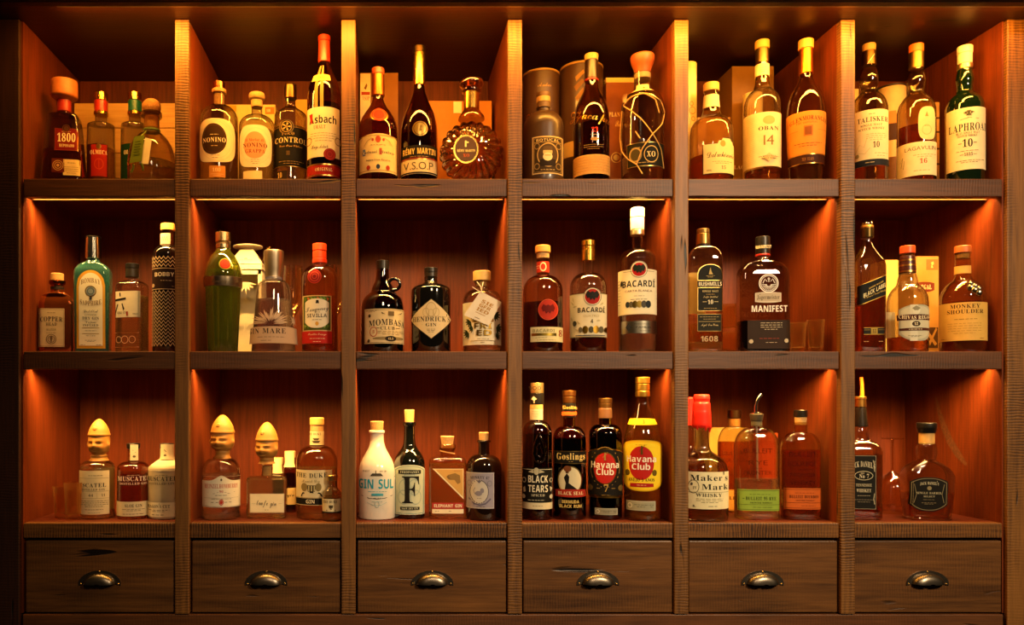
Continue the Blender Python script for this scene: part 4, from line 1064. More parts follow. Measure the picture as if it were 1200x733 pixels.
# ------------------------------------------------------------------ MIDDLE ROW
# column 1
b = Bottle('gin_bottle', 'small copper-tinted flask bottle with cork stopper and grey snake-emblem label', (2, 1), 205, 0.085, sec=(0.45, 6), rot=6, group=G)
b.std(364, 27, 396, 444, 71, solid('b4581f', 0.14, 0.8, coat=0.6, noise=0.05), style='r', name='body', nseg=48)
b.cap(320, 349, 27, CORK, name='cork'); b.solidprof([(347, 28), (350, 33), (358, 33), (366, 27)], foil('7a3c1c', 0.2), 'lip')
b.cap(372, 386, 28, solid('241a14', 0.5), name='neck_band')
b.label((141, 456, 250, 606), 'cdb894', items=[('b', .03, .01, '6a5438'), ('t', 'COPPER', .5, .27, .86, .12, '2e2218', 'serif', .02), ('t', 'HEAD', .5, .41, .42, .08, '2e2218', 'serif'), ('f', .25, .09, .75, .14, 1, '5a4832'), ('t', 'ELIXIR', .5, .55, .36, .05, '3a2c1e', 'serif'), ('f', .2, .62, .8, .66, 1, '7a6448'), ('o', .5, .8, .2, .14, '6a5640'), ('o', .5, .8, .14, .2, '6a5640'), ('p', [(.5, .70), (.56, .76), (.5, .9), (.44, .76)], '6a5640')])
b = Bottle('gin_bottle', 'tall blue glass gin bottle with silver cap and gold-framed arched label', (2, 1), 364, 0.085, sec=(0.62, 5), rot=5, group=G)
b.body([(264, 27), (275, 32), (284, 50), (296, 66), (310, 75), (330, 78), (480, 76), (640, 73)], glass('7cccc4', milk=0.22), liq=(340, liquid('c8eeea')), nseg=48)
b.cap(177, 264, 30, foil('b8b4a8', 0.15), 33); b.cap(176, 182, 31, foil('4a4640', 0.3), name='cap_rim')
b.label((300, 306, 408, 612), 'c8962c', shape='arch', items=[('sh', .085, .035, .915, .965, 'e8e2cc', 'arch'), ('t', 'BOMBAY', .5, .13, .68, .06, '7a5a14', 'serif', .028), ('o', .5, .27, .2, .18, '*b8923c'), ('d', .5, .27, .15, '8898a0'), ('o', .5, .27, .12, .2, '3a4a5a'), ('t', 'SAPPHIRE', .5, .425, .74, .06, '7a5a14', 'serif', -.022), ('d', .5, .36, .06, '*c8a040'), ('d', .5, .36, .035, '2c4a7a'), ('t', 'Distilled', .5, .525, .5, .035, '2a3440', 'script'), ('t', 'LONDON', .5, .575, .4, .018, '2a3440', 'serif'), ('t', 'DRY GIN', .5, .615, .58, .035, '2a3440', 'serif'),
         ('t', 'Vapour', .5, .665, .36, .03, '2a3440', 'script'), ('t', 'INFUSED', .5, .705, .54, .028, '2a3440', 'serif'), ('r', .2, .735, .8, .742, '*c8a040'), ('f', .2, .76, .8, .79, 1, '5a6068'), ('r', .2, .81, .8, .817, '*c8a040'), ('f', .25, .83, .75, .85, 1, '2a3440'), ('f', .3, .89, .7, .92, 2, '5a6068'), ('f', .1, .945, .35, .965, 1, '2a3440'), ('f', .65, .945, .92, .965, 1, '2a3440')])
b = Bottle('gin_bottle', 'clear six-sided gin bottle with black cap and white brush-stroke label', (2, 1), 516, 0.088, sec=(0.80, 5), rot=-14, group=G)
b.std(334, 24, 350, 384, 76, CLEAR, liq=(400, L_PALE), style='f', nseg=48, smooth=25)
b.cap(282, 302, 27, BLK); b.cap(301, 336, 26, plastic('1c1612', 0.35), 27, name='cap_skirt')
b.label((436, 388, 590, 490), 'e9dfc4', items=[('p', [(.24, .05), (.29, .05), (.30, .2), (.25, .2)], INK), ('p', [(.05, .30), (.5, .24), (.51, .31), (.06, .38)], INK), ('p', [(.16, .48), (.2, .5), (.06, .9), (.01, .88)], INK), ('p', [(.33, .48), (.37, .46), (.45, .68), (.4, .74)], INK), ('t', 'ROKU GIN', .34, .82, .36, .09, '3a3226', 'serif'), ('r', .52, .78, .59, .95, '9a3020'), ('t', '700ml', .86, .88, .18, .07, '5a5040', 'plain')])
b.label((440, 545, 590, 610), None, items=[('o', .2, .5, .12, .1, 'f0dcae'), ('o', .45, .5, .14, .1, 'f0dcae'), ('o', .75, .5, .13, .1, 'f0dcae'), ('l', [(.02, .08), (.98, .08)], .0008, 'f0dcae'), ('l', [(.02, .95), (.98, .95)], .0008, 'f0dcae')])
b = Bottle('gin_bottle', 'black gin bottle with pale zigzag weave pattern beside the upright', (2, 1), 656, 0.080, group=G)
b.std(208, 22, 212, 250, 61, blackglass('120d0b'), style='r')
b.cap(127, 153, 29, solid('d8a450', 0.5), name='cap'); b.cap(153, 210, 23, glass('8a5a34'), name='neck'); b.cap(160, 206, 19, CORK, name='cork')
b.label((636, 164, 662, 206), 'd8c8ac', neck=True, off=0.006, name='neck_label', items=[('z', .2, .8, .3, .7, 3, .1, '5a3a2a')])
ZZ = 'ccae88'
b.label((590, 250, 722, 612), None, items=[('z', 0, 1, .005 + .04 * i, .035 + .04 * i, 11, .013, ZZ) for i in range(3)] + [('r', 0, .13, 1, .137, ZZ), ('r', 0, .355, 1, .362, ZZ)])
b.label((590, 385, 722, 612), None, items=[('z', 0, 1, .004 + .064 * i, .06 + .064 * i, 11, .021, ZZ) for i in range(15)])
b.label((586, 300, 728, 378), '2a1610', items=[('t', "BOBBY'S", .46, .28, .64, .2, 'e8d8bc', 'sans'), ('f', .2, .55, .7, .64, 1, 'c8ac88'), ('f', .55, .85, .8, .9, 1, 'c8ac88'), ('d', .1, .82, .035, 'c8ac88')])

# column 2
b = Bottle('gin_bottle', 'green fluted gin bottle with gold cap, silver belt and red wax seal', (2, 2), 188, 0.082, group=G)
b.body([(220, 25), (232, 30), (250, 46), (275, 60), (300, 69), (328, 74), (366, 74), (370, 72), (450, 70), (640, 60)], glass('c0cc4c', milk=0.08), liq=(300, liquid('dce488')), flute=(16, 0.10, 372, 640), nseg=96, smooth=50)
b.cap(160, 198, 30, foil('c8a878', 0.25)); b.cap(198, 206, 28, foil('8a7048', 0.3), name='cap_groove'); b.cap(205, 224, 29, foil('c0ac88', 0.25), name='cap_skirt')
b.label((100, 327, 276, 366), '*a8967c', name='belt', off=0.0014, items=[('t', 'Tanqueray No TEN', .56, .5, .6, .34, '6a5a44', 'script'), ('r', 0, 0, 1, .05, '6a5a44'), ('r', 0, .95, 1, 1, '6a5a44')])
b.label((172, 258, 218, 304), '8a9420', shape='oval', off=0.001, name='seal', items=[('d', .5, .5, .42, 'a81c14'), ('o', .5, .5, .3, .2, 'd85030'), ('o', .5, .5, .14, .3, 'd85030')])
b = Bottle('gin_bottle', 'clear conical gin bottle with brushed metal cap and white botanical print', (2, 2), 385, 0.078, group=G)
b.body([(330, 31), (343, 34), (352, 50), (362, 60), (380, 66), (420, 71), (500, 78), (580, 84), (640, 88)], glass('f0eef0'), liq=(415, liquid('eee6e2')))
b.solidprof([(231, 36), (234, 39), (290, 36), (333, 33), (338, 33)], foil('b8a890', 0.35), 'cap'); b.cap(334, 346, 34, plastic('5a5468', 0.3), name='collar')
rg = random.Random(5); leaf = []
for i in range(70):
    a = -0.05 - rg.random() * 3.05; r0 = 0.06 + rg.random() * .1; r1 = r0 + 0.12 + rg.random() * .2
    cxu, cyv = .42, .50
    leaf.append(('p', [(cxu + r0 * math.cos(a) * 1.0, cyv + r0 * math.sin(a)), (cxu + (r0 + r1) / 2 * math.cos(a - .06), cyv + (r0 + r1) / 2 * math.sin(a - .06)), (cxu + r1 * math.cos(a), cyv + r1 * math.sin(a)), (cxu + (r0 + r1) / 2 * math.cos(a + .06), cyv + (r0 + r1) / 2 * math.sin(a + .06))], 'c4ae98'))
leaf += [('p', [(.9 + .1 * math.cos(a), .4 + .3 * math.sin(a) * .6), (.9 + .02 * math.cos(a + .8), .4 + .02 * math.sin(a + .8)), (.9 + .02 * math.cos(a - .8), .4)], 'b8a490') for a in [i * .8 for i in range(8)]]
b.label((300, 440, 472, 592), None, items=[('r', .02, .56, .98, 1, 'b39a84')] + leaf + [('r', .02, .585, .98, 1, 'b89f88'), ('t', 'GIN MARE', .37, .68, .72, .13, '33261f', 'serif'), ('f', .04, .82, .86, .86, 1, '6a5444'), ('f', .2, .91, .5, .95, 1, '6a5444')])
b = Bottle('gin_bottle', 'orange-tinted gin bottle with red cap, red seal and label framed in leaves', (2, 2), 565, 0.080, group=G)
b.std(278, 27, 290, 345, 70, glass('f0c890'), liq=(400, liquid('f4cf96')), style='r')
b.cap(205, 232, 28, plastic('d8421c', 0.3)); b.cap(233, 262, 27, plastic('d8421c', 0.3), name='cap_band'); b.cap(263, 281, 29, plastic('d03a18', 0.3), name='cap_skirt')
b.label((519, 304, 572, 356), '8a1a14', shape='oval', off=0.001, name='seal', items=[('o', .5, .5, .48, .1, 'c83a28'), ('o', .5, .5, .34, .18, 'd04a34'), ('o', .5, .5, .18, .3, 'd04a34')])
b.label((500, 404, 610, 592), 'd8b878', items=[('r', .04, .02, .96, .72, '4a5a20')] + [('p', [(x, y), (x + .10, y + .03), (x + .03, y + .09)], c) for x, y, c in [(.05 + .11 * (i % 8), .03 + (.57 if i >= 8 else 0), ('6a8a2c', 'c8702c', '88a040')[i % 3]) for i in range(16)]] +
        [('sh', .10, .07, .90, .68, 'efe4c8', 'swell'), ('p', [(.47, .1), (.55, .1), (.57, .17), (.45, .17)], '2a2418'), ('t', 'Tanqueray', .5, .28, .74, .09, '4a4034', 'script', 0, -.05), ('t', 'FLOR DE', .5, .35, .2, .02, '4a4034', 'serif'), ('t', 'SEVILLA', .5, .42, .66, .075, '5a5044', 'sans'), ('f', .25, .49, .75, .53, 1, '6a6050'), ('d', .5, .59, .06, 'd8a440'), ('r', 0, .745, 1, 1, 'b8241c'), ('t', 'Sevilla Orange', .5, .81, .6, .04, 'f0c8a0', 'script'), ('f', .12, .88, .9, .92, 1, 'f0c8a0'), ('f', .3, .95, .7, .98, 1, 'f0c8a0')])
# white pierced-metal lantern behind
ln = tag(empty('lantern', (wx(205 + 285 * .3003, 0.20), 0.20, SHELF[2] + 0.0003)), 'cream metal lantern with pierced leaf pattern and sloped roof behind the gin bottles', 'lantern')
kk = (DIST + 0.15) / FPX * .3003; LM = solid('efe2bc', 0.45, noise=0.03)
def lz(y): return wz(225 + y * .3003, 0.15) - SHELF[2]
hw = 62 * kk; zr = lz(300)
mb = MB()
for sx in (-1, 1):
    mb.box(sx * hw - 0.0015, sx * hw + 0.0015, -hw, hw, 0.004, zr)
mb.box(-hw, hw, hw - 0.003, hw, 0.004, zr)
mb.build('side_panel', LM, ln)
# pierced front: frame plus leaf-shaped bars
mb = MB(); f0 = -hw - 0.0016; f1 = -hw + 0.0005
mb.box(-hw, -hw + 0.007, f0, f1, 0.0, zr); mb.box(hw - 0.007, hw, f0, f1, 0.0, zr); mb.box(-hw, hw, f0, f1, 0.0, 0.010); mb.box(-hw, hw, f0, f1, zr - 0.012, zr)
mb.build('front_frame', LM, ln)
rg = random.Random(3)
for cx_, cz_, base in ((-hw + .004, .02, 0.6), (hw - .004, .03, 2.4), (0, zr - .03, -1.5), (-.005, .055, 0.2)):
    for j in range(7):
        a = base + (j - 3) * .42; l = 0.016 + rg.random() * .016
        mb = MB(); d = Vector((math.cos(a), 0, math.sin(a))); n = Vector((-d.z, 0, d.x)) * 0.0022
        p0 = Vector((cx_, 0, cz_)); pts = [p0, p0 + d * l * .5 + n, p0 + d * l, p0 + d * l * .5 - n]
        pts = [Vector((min(hw, max(-hw, p.x)), 0, min(zr, max(.002, p.z)))) for p in pts]
        mb.add([(p.x, f0, p.z) for p in pts] + [(p.x, f1, p.z) for p in pts], [(0, 1, 2, 3), (7, 6, 5, 4), (0, 4, 5, 1), (1, 5, 6, 2), (2, 6, 7, 3), (3, 7, 4, 0)])
        mb.build('leaf_fret', LM, ln)
mb = MB(); mb.box(-hw * .9, hw * .9, -hw * .9, hw * .9, 0.0, 0.004); mb.build('base', LM, ln)
mb = MB(); mb.box(-hw * 1.12, hw * 1.12, -hw * 1.12, hw * 1.12, zr, zr + 0.003); mb.box(-hw * 1.03, hw * 1.03, -hw * 1.03, hw * 1.03, zr + 0.003, zr + 0.013); mb.build('eaves', LM, ln, bevel=0.0006)
mb = MB(); z1 = lz(212); a, c = hw * 1.08, hw * .40
v = [(-a, -a, zr + .013), (a, -a, zr + .013), (a, a, zr + .013), (-a, a, zr + .013), (-c, -c, z1), (c, -c, z1), (c, c, z1), (-c, c, z1)]
mb.add(v, [(0, 1, 5, 4), (1, 2, 6, 5), (2, 3, 7, 6), (3, 0, 4, 7), (4, 5, 6, 7), (3, 2, 1, 0)]); roof = mb.build('roof', LM, ln, bevel=0.001)
oncard(type('o', (), {'root': ln})(), [Vector((-a * .55, -a * .93, zr + .020)), Vector((-a * .4, -a * .70, z1 * .55 + zr * .45)), Vector((a * .4, -a * .70, z1 * .55 + zr * .45)), Vector((a * .55, -a * .93, zr + .020))], [('t', 'GIN MARE', .5, .7, .8, .2, 'plain', '8a7648'), ('r', .42, .2, .48, .45, '8a7648'), ('r', .54, .2, .6, .45, '8a7648'), ('r', .48, .1, .54, .35, '8a7648')], off=0.0012)
mb = MB(); loft(mb, [(z1, c * 1.0, c * 1.0, 2), (z1 + .003, c * .9, c * .9, 2), (z1 + .006, hw * .95, hw * .95, 2), (z1 + .009, hw * .95, hw * .95, 2), (z1 + .011, hw * .5, hw * .5, 2)], 32); mb.build('cap', LM, ln, smooth=40)
mb = MB(); mb.tube([(a * .8, -.01, zr + .013), (hw * 1.25, -.012, z1 - .006), (hw * 1.4, -.012, z1 + .002), (hw * 1.5, -.012, z1 + .006)], 0.0018); mb.tube([(hw * 1.25, -.012, z1 + .004), (hw * 1.55, -.012, z1 - .004)], 0.0016); mb.build('clasp', foil('a87c40', 0.3), ln, smooth=50)
# stemmed cocktail glasses behind the bottles
def coupe(label, rc, cx, y, rhw, top, Y, group, inv=False):
    x0, y0, sc_ = CROP[rc]; px = x0 + cx * sc_; k = (DIST + Y) / FPX
    h = wz(y0 + top * sc_, Y) - SHELF[rc[0]]; R0 = rhw * sc_ * k * math.cos(math.atan2(px - VX, FPX))
    r = tag(empty('stemmed_glass', (wx(px, Y), Y, SHELF[rc[0]] + 0.0003)), label, 'glass', group)
    prof = [(0, .72), (.012, .70), (.02, .1), (.06, .065), (.40, .065), (.44, .12), (.52, .62), (.64, .93), (.80, 1.0), (1.0, .93)]
    if inv: prof = [(1 - z, q) for z, q in prof][::-1]
    mb = MB(); loft(mb, [(z * h, R0 * q, R0 * q, 2) for z, q in prof], 32, caps=False); mb.build('glass', glass('f0dcb4', 0, 2.4), r, smooth=50)
    return r
GG = 'stemmed glasses'
coupe('stemmed glass behind the conical gin bottle', (2, 2), 462, 0, 40, 292, 0.18, GG)
coupe('stemmed glass behind the orange-tinted gin bottle', (2, 2), 630, 0, 36, 290, 0.17, GG)

# column 3
b = Bottle('gin_bottle', 'brown glass jug bottle with ring handle and beige stencilled label', (2, 3), 161, 0.084, group=G)
b.body([(303, 24), (320, 25), (345, 28), (366, 37), (378, 42), (392, 46), (402, 58), (416, 71), (432, 79), (455, 83), (640, 83)], glass('6a2c12'), liq=(440, liquid('5a2008')))
b.cap(270, 305, 25, BLK, name='cap')
cy_ = 362; hc = b.side(207, cy_); r1 = b.w(22)
b.tube([hc + Vector((r1 * math.cos(a), 0, r1 * math.sin(a))) for a in [2 * PI * i / 24 for i in range(24)]], b.w(7), glass('5a2a16', 0, 1.6), 'handle', 10, closed=True)
b.label((92, 457, 252, 593), 'dcc594', items=[('b', .015, .008, '6a5834'), ('t', 'MOMBASA', .53, .38, .84, .17, '231b12', 'serif', .05), ('t', 'CLUB', .55, .555, .34, .09, '231b12', 'serif'), ('r', .26, .55, .36, .565, '231b12'), ('r', .74, .55, .84, .565, '231b12'), ('o', .22, .66, .09, .15, 'b04030'), ('t', '5', .22, .66, .04, .08, 'b04030', 'serif'), ('f', .32, .63, .95, .76, 3, '8a744a'), ('sh', .2, .8, .92, .9, '8a7850', 'oval'), ('d', .62, .86, .13, '2a2218', .08), ('t', '41.5', .62, .86, .12, .06, 'dcc594', 'serif'), ('f', .05, .04, .3, .1, 2, '6a5834'), ('p', [(.4, .09), (.5, .16), (.42, .14)], '4a3c28'), ('p', [(.78, .16), (.9, .08), (.86, .14)], '4a3c28'), ('r', .56, .07, .7, .2, '6a5a3c'), ('d', .13, .2, .03, '4a3c28'), ('d', .11, .92, .03, '4a3c28')])
b = Bottle('gin_bottle', 'black apothecary gin bottle with beige diamond label', (2, 3), 350, 0.085, group=G)
b.body([(333, 25), (352, 25), (360, 32), (366, 50), (374, 68), (384, 76), (398, 78), (640, 77)], blackglass('0c0b09'), name='body')
b.cap(298, 318, 26, BLK, name='cap'); b.cap(317, 336, 25, plastic('211a14', .3), name='cap_skirt')
b.label((272, 417, 429, 576), '3a2f20', shape='diamond', items=[('sh', .02, .02, .98, .98, 'd8c498', 'diamond'), ('t', "HENDRICK'S", .5, .5, .90, .12, '33291c', 'serif'), ('t', 'GIN', .5, .645, .26, .075, '33291c', 'serif'), ('l', [(.1, .58), (.3, .58)], .0006, '8a7650'), ('l', [(.7, .64), (.84, .64)], .0006, '8a7650'), ('l', [(.16, .64), (.3, .64)], .0006, '8a7650'), ('f', .4, .74, .6, .84, 3, '6a5838'), ('o', .5, .27, .13, .12, 'b8a274'), ('o', .38, .34, .08, .15, 'b8a274'), ('o', .62, .34, .08, .15, 'b8a274'), ('o', .5, .36, .07, .15, 'b8a274')])
b = Bottle('gin_bottle', 'clear gin bottle with pale wooden stopper, leaf-print label and white hang tag', (2, 3), 551, 0.075, group=G)
b.std(346, 27, 382, 428, 75, CLEAR, liq=(440, L_CLEAR), style='r')
b.cap(312, 350, 35, solid('d2a860', 0.6, noise=0.12, scale=120), name='stopper'); b.cap(349, 372, 23, CORK, name='cork')
leaves = []
for (u, v, r, a0) in ((.22, .45, .15, 2.6), (.80, .30, .16, .4), (.84, .60, .16, .2), (.18, .72, .15, 2.8), (.30, .30, .13, 2.2), (.28, .60, .13, 2.9), (.82, .8, .12, -.2)):
    for j in range(5):
        a = a0 + (j - 2) * .5
        leaves.append(('p', [(u, v), (u + r * .6 * math.cos(a - .25), v + r * .6 * math.sin(a - .25)), (u + r * math.cos(a), v + r * math.sin(a)), (u + r * .6 * math.cos(a + .25), v + r * .6 * math.sin(a + .25))], '28321c'))
b.label((476, 430, 628, 598), 'e6dabb', items=leaves + [('t', 'SIEG', .52, .40, .5, .13, '*c8a048', 'sans'), ('t', 'FRI', .52, .56, .42, .13, '*c8a048', 'sans'), ('t', 'ED', .55, .72, .36, .13, '*c8a048', 'sans'), ('r', .2, .83, .84, .90, 'e6dabb'), ('f', .3, .84, .74, .89, 1, '6a5c3c'), ('f', .42, .93, .6, .96, 1, '6a5c3c')])
q = [b.side(x, y, -0.048) for x, y in ((479, 482), (544, 388), (626, 432), (576, 524))]
card(b, q, paper('eee0c6'), 'hang_tag')
oncard(b, q, [('t', 'SIE', .52, .28, .5, .12, 'sans', 'b88838'), ('t', 'GFR', .52, .44, .5, .12, 'sans', 'b88838'), ('t', 'IED', .52, .60, .5, .12, 'sans', 'b88838'), ('r', .3, .72, .7, .74, 'b88838'), ('r', .38, .9, .58, .92, '6a5a3c')])
b.tube([b.side(530, 352, -0.03), b.side(545, 372, -0.044), b.side(549, 396, -0.050), b.side(550, 372, -0.046), b.side(554, 352, -0.032)], 0.0008, solid('e8dcc4', 0.8), 'tag_string', 6)
b.tube([b.side(512, 372, -0.040), b.side(530, 384, -0.046), b.side(549, 394, -0.050)], 0.0008, solid('e8dcc4', 0.8), 'tag_string', 6)

# column 4
def bat(u, v, r, asp, c='1c1c1a'):
    """a bat with spread wings inside a round emblem"""
    pts = [(-1, -.15), (-.7, -.5), (-.3, -.35), (0, -.45), (.3, -.35), (.7, -.5), (1, -.15), (.75, .2), (.5, .1), (.28, .38), (0, .2), (-.28, .38), (-.5, .1), (-.75, .2)]
    pts = [(u + x * r, v + y * r * asp * 1.7) for x, y in pts]
    return [('p', [pts[i], pts[(i + 1) % 14], (u, v)], c) for i in range(14)]
b = Bottle('rum_bottle', 'dark aged rum bottle with cork cap, red bat disc and slim cream label', (2, 4), 137, 0.075, group=G)
b.std(236, 23, 328, 392, 78, glass('e0b884'), liq=(428, L_RUM), style='r')
b.cap(212, 240, 30, solid('c8883c', 0.55), name='cap'); b.cap(240, 262, 25, CORK, name='cork')
b.label((108, 272, 163, 314), 'b83018', neck=True, off=0.001, name='neck_label', items=[('o', .55, .5, .22, .3, 'f0d0a0'), ('f', .1, .3, .3, .7, 2, 'f0d0a0')])
b.label((119, 423, 195, 498), 'b8301c', shape='oval', off=0.0006, name='emblem', items=[('o', .5, .5, .49, .06, 'd85838')] + bat(.5, .5, .34, 1, '6a120c'))
b.label((90, 528, 216, 586), 'd8cc98', items=[('t', 'BACARDI', .4, .25, .66, .2, '8a8458', 'sans'), ('r', .04, .42, .78, .60, '*c8a848'), ('t', '8', .9, .42, .1, .42, '8a2418', 'serif'), ('f', .05, .68, .6, .76, 1, '6a6448'), ('f', .05, .85, .9, .92, 1, '4a4430')])
def bacardi(label, cx, bhw, cap, neck, s0, s1, lab, emb, liq, lqmat, gold):
    b = Bottle('rum_bottle', label, (2, 4), cx, 0.06 if gold is None else 0.075, group=G)
    b.std(neck, 21, s0, s1, bhw, CLEAR, liq=(liq, lqmat), style='r')
    return b
b = bacardi('amber rum bottle with gold screw cap, floral label and round bat emblem', 314, 72, None, 268, 318, 378, None, None, 395, L_RUM, 1)
for i, (a, c) in enumerate(((192, 214), (215, 226), (227, 272))): b.cap(a, c, 27 if i != 1 else 26, foil('d8a440', 0.25), name=('cap', 'cap_groove', 'cap_skirt')[i])
floral = [('p', [(u, v), (u + .05 * math.cos(a), v + .08 * math.sin(a)), (u + .12 * math.cos(a + .25), v + .16 * math.sin(a + .25)), (u + .06 * math.cos(a + .6), v + .09 * math.sin(a + .6))], 'b8ac84') for u, v, a in ((.05, .15, .5), (.1, .3, -.4), (.05, .5, .8), (.88, .2, 2.4), (.92, .45, 3.4), (.2, .62, .3), (.8, .62, 2.8), (.15, .8, .1), (.9, .85, 3.3), (.1, .05, 1.0))]
b.label((240, 396, 392, 568), 'd9ceac', items=floral + [('b', .0, .012, '8a8060'), ('t', 'BACARDÍ', .56, .38, .66, .11, '211d18', 'sans'), ('t', 'CUATRO', .56, .52, .38, .05, 'b0a278', 'plain'), ('t', '4', .58, .64, .06, .09, '2a2620', 'sans'), ('d', .42, .83, .07, '*d8a838'), ('d', .30, .83, .05, '5a5440'), ('d', .56, .83, .06, '4a4634'), ('d', .68, .83, .07, '*c89838'), ('d', .8, .83, .06, '5a5440'), ('d', .92, .83, .05, '*c89838'), ('r', .18, .95, .9, .97, '3a4450'), ('d', .16, .68, .05, '3a3a30')])
b.label((296, 375, 364, 444), 'd9ceac', shape='oval', off=0.0009, name='emblem', items=[('o', .5, .5, .49, .05, '4a4030'), ('d', .5, .5, .41, 'a02018')] + bat(.5, .48, .37, 1))
b = bacardi('tall clear rum bottle with white cap, cream label and silver strip label', 506, 75, None, 168, 224, 272, None, None, 330, L_CLEAR, None)
for i, (a, c) in enumerate(((65, 102), (103, 150), (151, 172))): b.cap(a, c, 28 if i != 1 else 27, (solid('f2ecdc', 0.35), solid('ece4d0', 0.4), foil('d8c8a0', .35))[i], name=('cap', 'cap_skirt', 'ring')[i])
b.label((420, 302, 585, 478), 'ebdfba', items=[('t', 'BACARDÍ', .55, .32, .74, .14, '1c1a1c', 'sans'), ('t', 'CARTA BLANCA', .55, .48, .62, .045, '6a4030', 'plain'), ('f', .38, .58, .75, .61, 1, '8a8060'), ('f', .25, .65, .88, .69, 1, '5a5440'), ('d', .3, .78, .05, '2a3438'), ('d', .38, .78, .05, '5a5440'), ('d', .47, .78, .06, '*c8a850'), ('d', .57, .78, .06, '*c8a850'), ('d', .67, .78, .06, '4a4840'), ('d', .77, .78, .06, '2a2e30'), ('f', .06, .2, .14, .8, 9, '8a8060'), ('p', [(.14, .26), (.18, .22), (.18, .34), (.14, .36)], '2a2820'), ('r', .2, .04, .4, .05, '8a7c58'), ('r', .72, .04, .9, .05, '8a7c58')])
b.label((480, 270, 545, 336), 'ebdfba', shape='oval', off=0.0009, name='emblem', items=[('o', .5, .5, .49, .05, '4a4030'), ('d', .5, .5, .40, 'b01c18')] + bat(.5, .5, .37, 1, '1c2418'))
b.label((444, 504, 588, 553), '*b8b09c', name='strip_label', items=[('p', [(.12, .5), (.2, .15), (.28, .5), (.2, .85)], '2a2c30'), ('t', 'MAESTROS', .55, .25, .4, .12, '4a4438', 'plain'), ('t', 'FAMILIA', .6, .52, .4, .15, '2a2620', 'plain'), ('f', .42, .75, .85, .85, 1, '4a4438')])

# column 5
b = Bottle('whiskey_bottle', 'rectangular Irish whiskey bottle with brass cap and black arched label', (2, 5), 113, 0.060, sec=(0.75, 6), rot=-4, group=G)
b.std(206, 24, 214, 272, 77, WARM, liq=(585, L_PALE), style='r', nseg=48)
b.cap(147, 166, 26, foil('7a6038', .35), name='cap_top'); b.cap(166, 208, 27, foil('a07c40', 0.3), 28); b.cap(207, 218, 27, BLK, name='collar')
b.label((92, 283, 190, 466), '*c8a860', shape='arch', items=[('sh', .03, .012, .97, .99, '1e1d16', 'arch'), ('r', .0, .34, 1, .51, '*c8a860'), ('r', .0, .355, 1, .495, '17160f'), ('t', 'BUSHMILLS', .5, .425, .9, .085, 'efe4c0', 'sans'), ('p', [(.44, .22), (.5, .07), (.54, .16), (.6, .22)], 'c8ac68'), ('f', .34, .24, .66, .29, 2, 'c8ac68'), ('t', 'SINGLE MALT', .5, .58, .62, .04, 'd8c48c', 'serif'), ('f', .25, .63, .75, .66, 1, 'b89c60'), ('t', 'Triple Distilled', .5, .70, .56, .04, 'd8c48c', 'script'), ('t', '10', .5, .81, .2, .085, 'efe4c0', 'serif'), ('r', .2, .80, .36, .81, 'd8c48c'), ('r', .64, .80, .8, .81, 'd8c48c'), ('f', .1, .93, .9, .96, 1, 'b89c60')])
b.label((92, 478, 184, 546), '*a88c50', items=[('r', .02, .03, .98, .97, '24231a'), ('f', .1, .1, .9, .36, 2, 'a89460'), ('t', 'Aged Ten Years', .5, .62, .7, .13, 'd8c48c', 'script'), ('r', .05, .42, .95, .45, 'a89460')])
b.label((90, 560, 184, 590), None, items=[('t', '1608', .5, .5, .7, .7, 'b8a478', 'sans')])
# pale label on the far side, seen through the glass
mb = MB(); hd_ = b.R(0.1)[2]; mb.box(-b.w(70), b.w(22), hd_ - 0.004, hd_ - 0.0035, b.zf(466), b.zf(300)); mb.build('back_label', paper('ecd7a4'), b.root)
b = Bottle('liqueur_bottle', 'wide rectangular clear liqueur bottle with black cap and white lettering', (2, 5), 346, 0.066, sec=(0.42, 6), rot=-5, group=G)
b.body([(243, 28), (262, 29), (270, 40), (280, 64), (292, 86), (306, 98), (326, 105), (640, 105)], glass('e8dcc8'), liq=(500, liquid('5a2c14')), nseg=48)
b.cap(177, 246, 29, BLK, name='cap'); b.cap(245, 254, 30, plastic('a02018'), name='ring')
b.label((320, 206, 372, 226), None, neck=True, off=0.006, items=[('t', 'MANIFEST', .55, .5, .8, .6, 'd8c8a0', 'sans')])
W = 'f3ede0'
b.label((330, 320, 410, 396), None, off=0.0008, items=[('o', .48, .5, .46, .10, W), ('o', .48, .5, .38, .07, W)] + [('l', [(.48 + .10 * math.cos(a), .55 + .1 * math.sin(a)), (.48 + .33 * math.cos(a), .52 + .33 * math.sin(a))], .0011, W) for a in [PI * .05 + PI * .9 * i / 10 for i in range(11)]] + [('l', [(.48, .2), (.48, .44)], .0016, W), ('l', [(.42, .28), (.54, .28)], .0016, W), ('l', [(.2, .5), (.3, .28), (.4, .42)], .0014, W), ('l', [(.76, .5), (.66, .28), (.56, .42)], .0014, W)], name='emblem')
b.label((318, 392, 416, 434), 'd8ccb4', shape='archboth', items=[('r', .03, .1, .97, .86, 'b8a890'), ('t', 'Jägermeister', .5, .48, .86, .38, '3a2c20', 'serif')], name='banner')
b.label((302, 440, 442, 474), None, off=0.0008, items=[('t', 'MANIFEST', .5, .5, .96, .72, W, 'sans')])
b.label((290, 502, 452, 614), '2c1c10', items=[('f', .3, .06, .8, .36, 4, 'c8bca0'), ('f', .15, .62, .85, .66, 1, 'a04030'), ('f', .35, .76, .75, .8, 1, 'c8bca0'), ('d', .08, .74, .05, 'b8ac90'), ('d', .9, .72, .05, 'b8ac90')])
for i in range(9):
    pass
TG = 'pressed glass tumblers'
for (px_, Y, h, r) in ((935, 0.045, 0.066, 0.0183), (956, 0.040, 0.072, 0.0183), (943, 0.088, 0.070, 0.0183)):
    tumbler('faceted glass tumbler beside the wide clear liqueur bottle', wx(px_, Y), Y, (2, 5), r, h, TG)
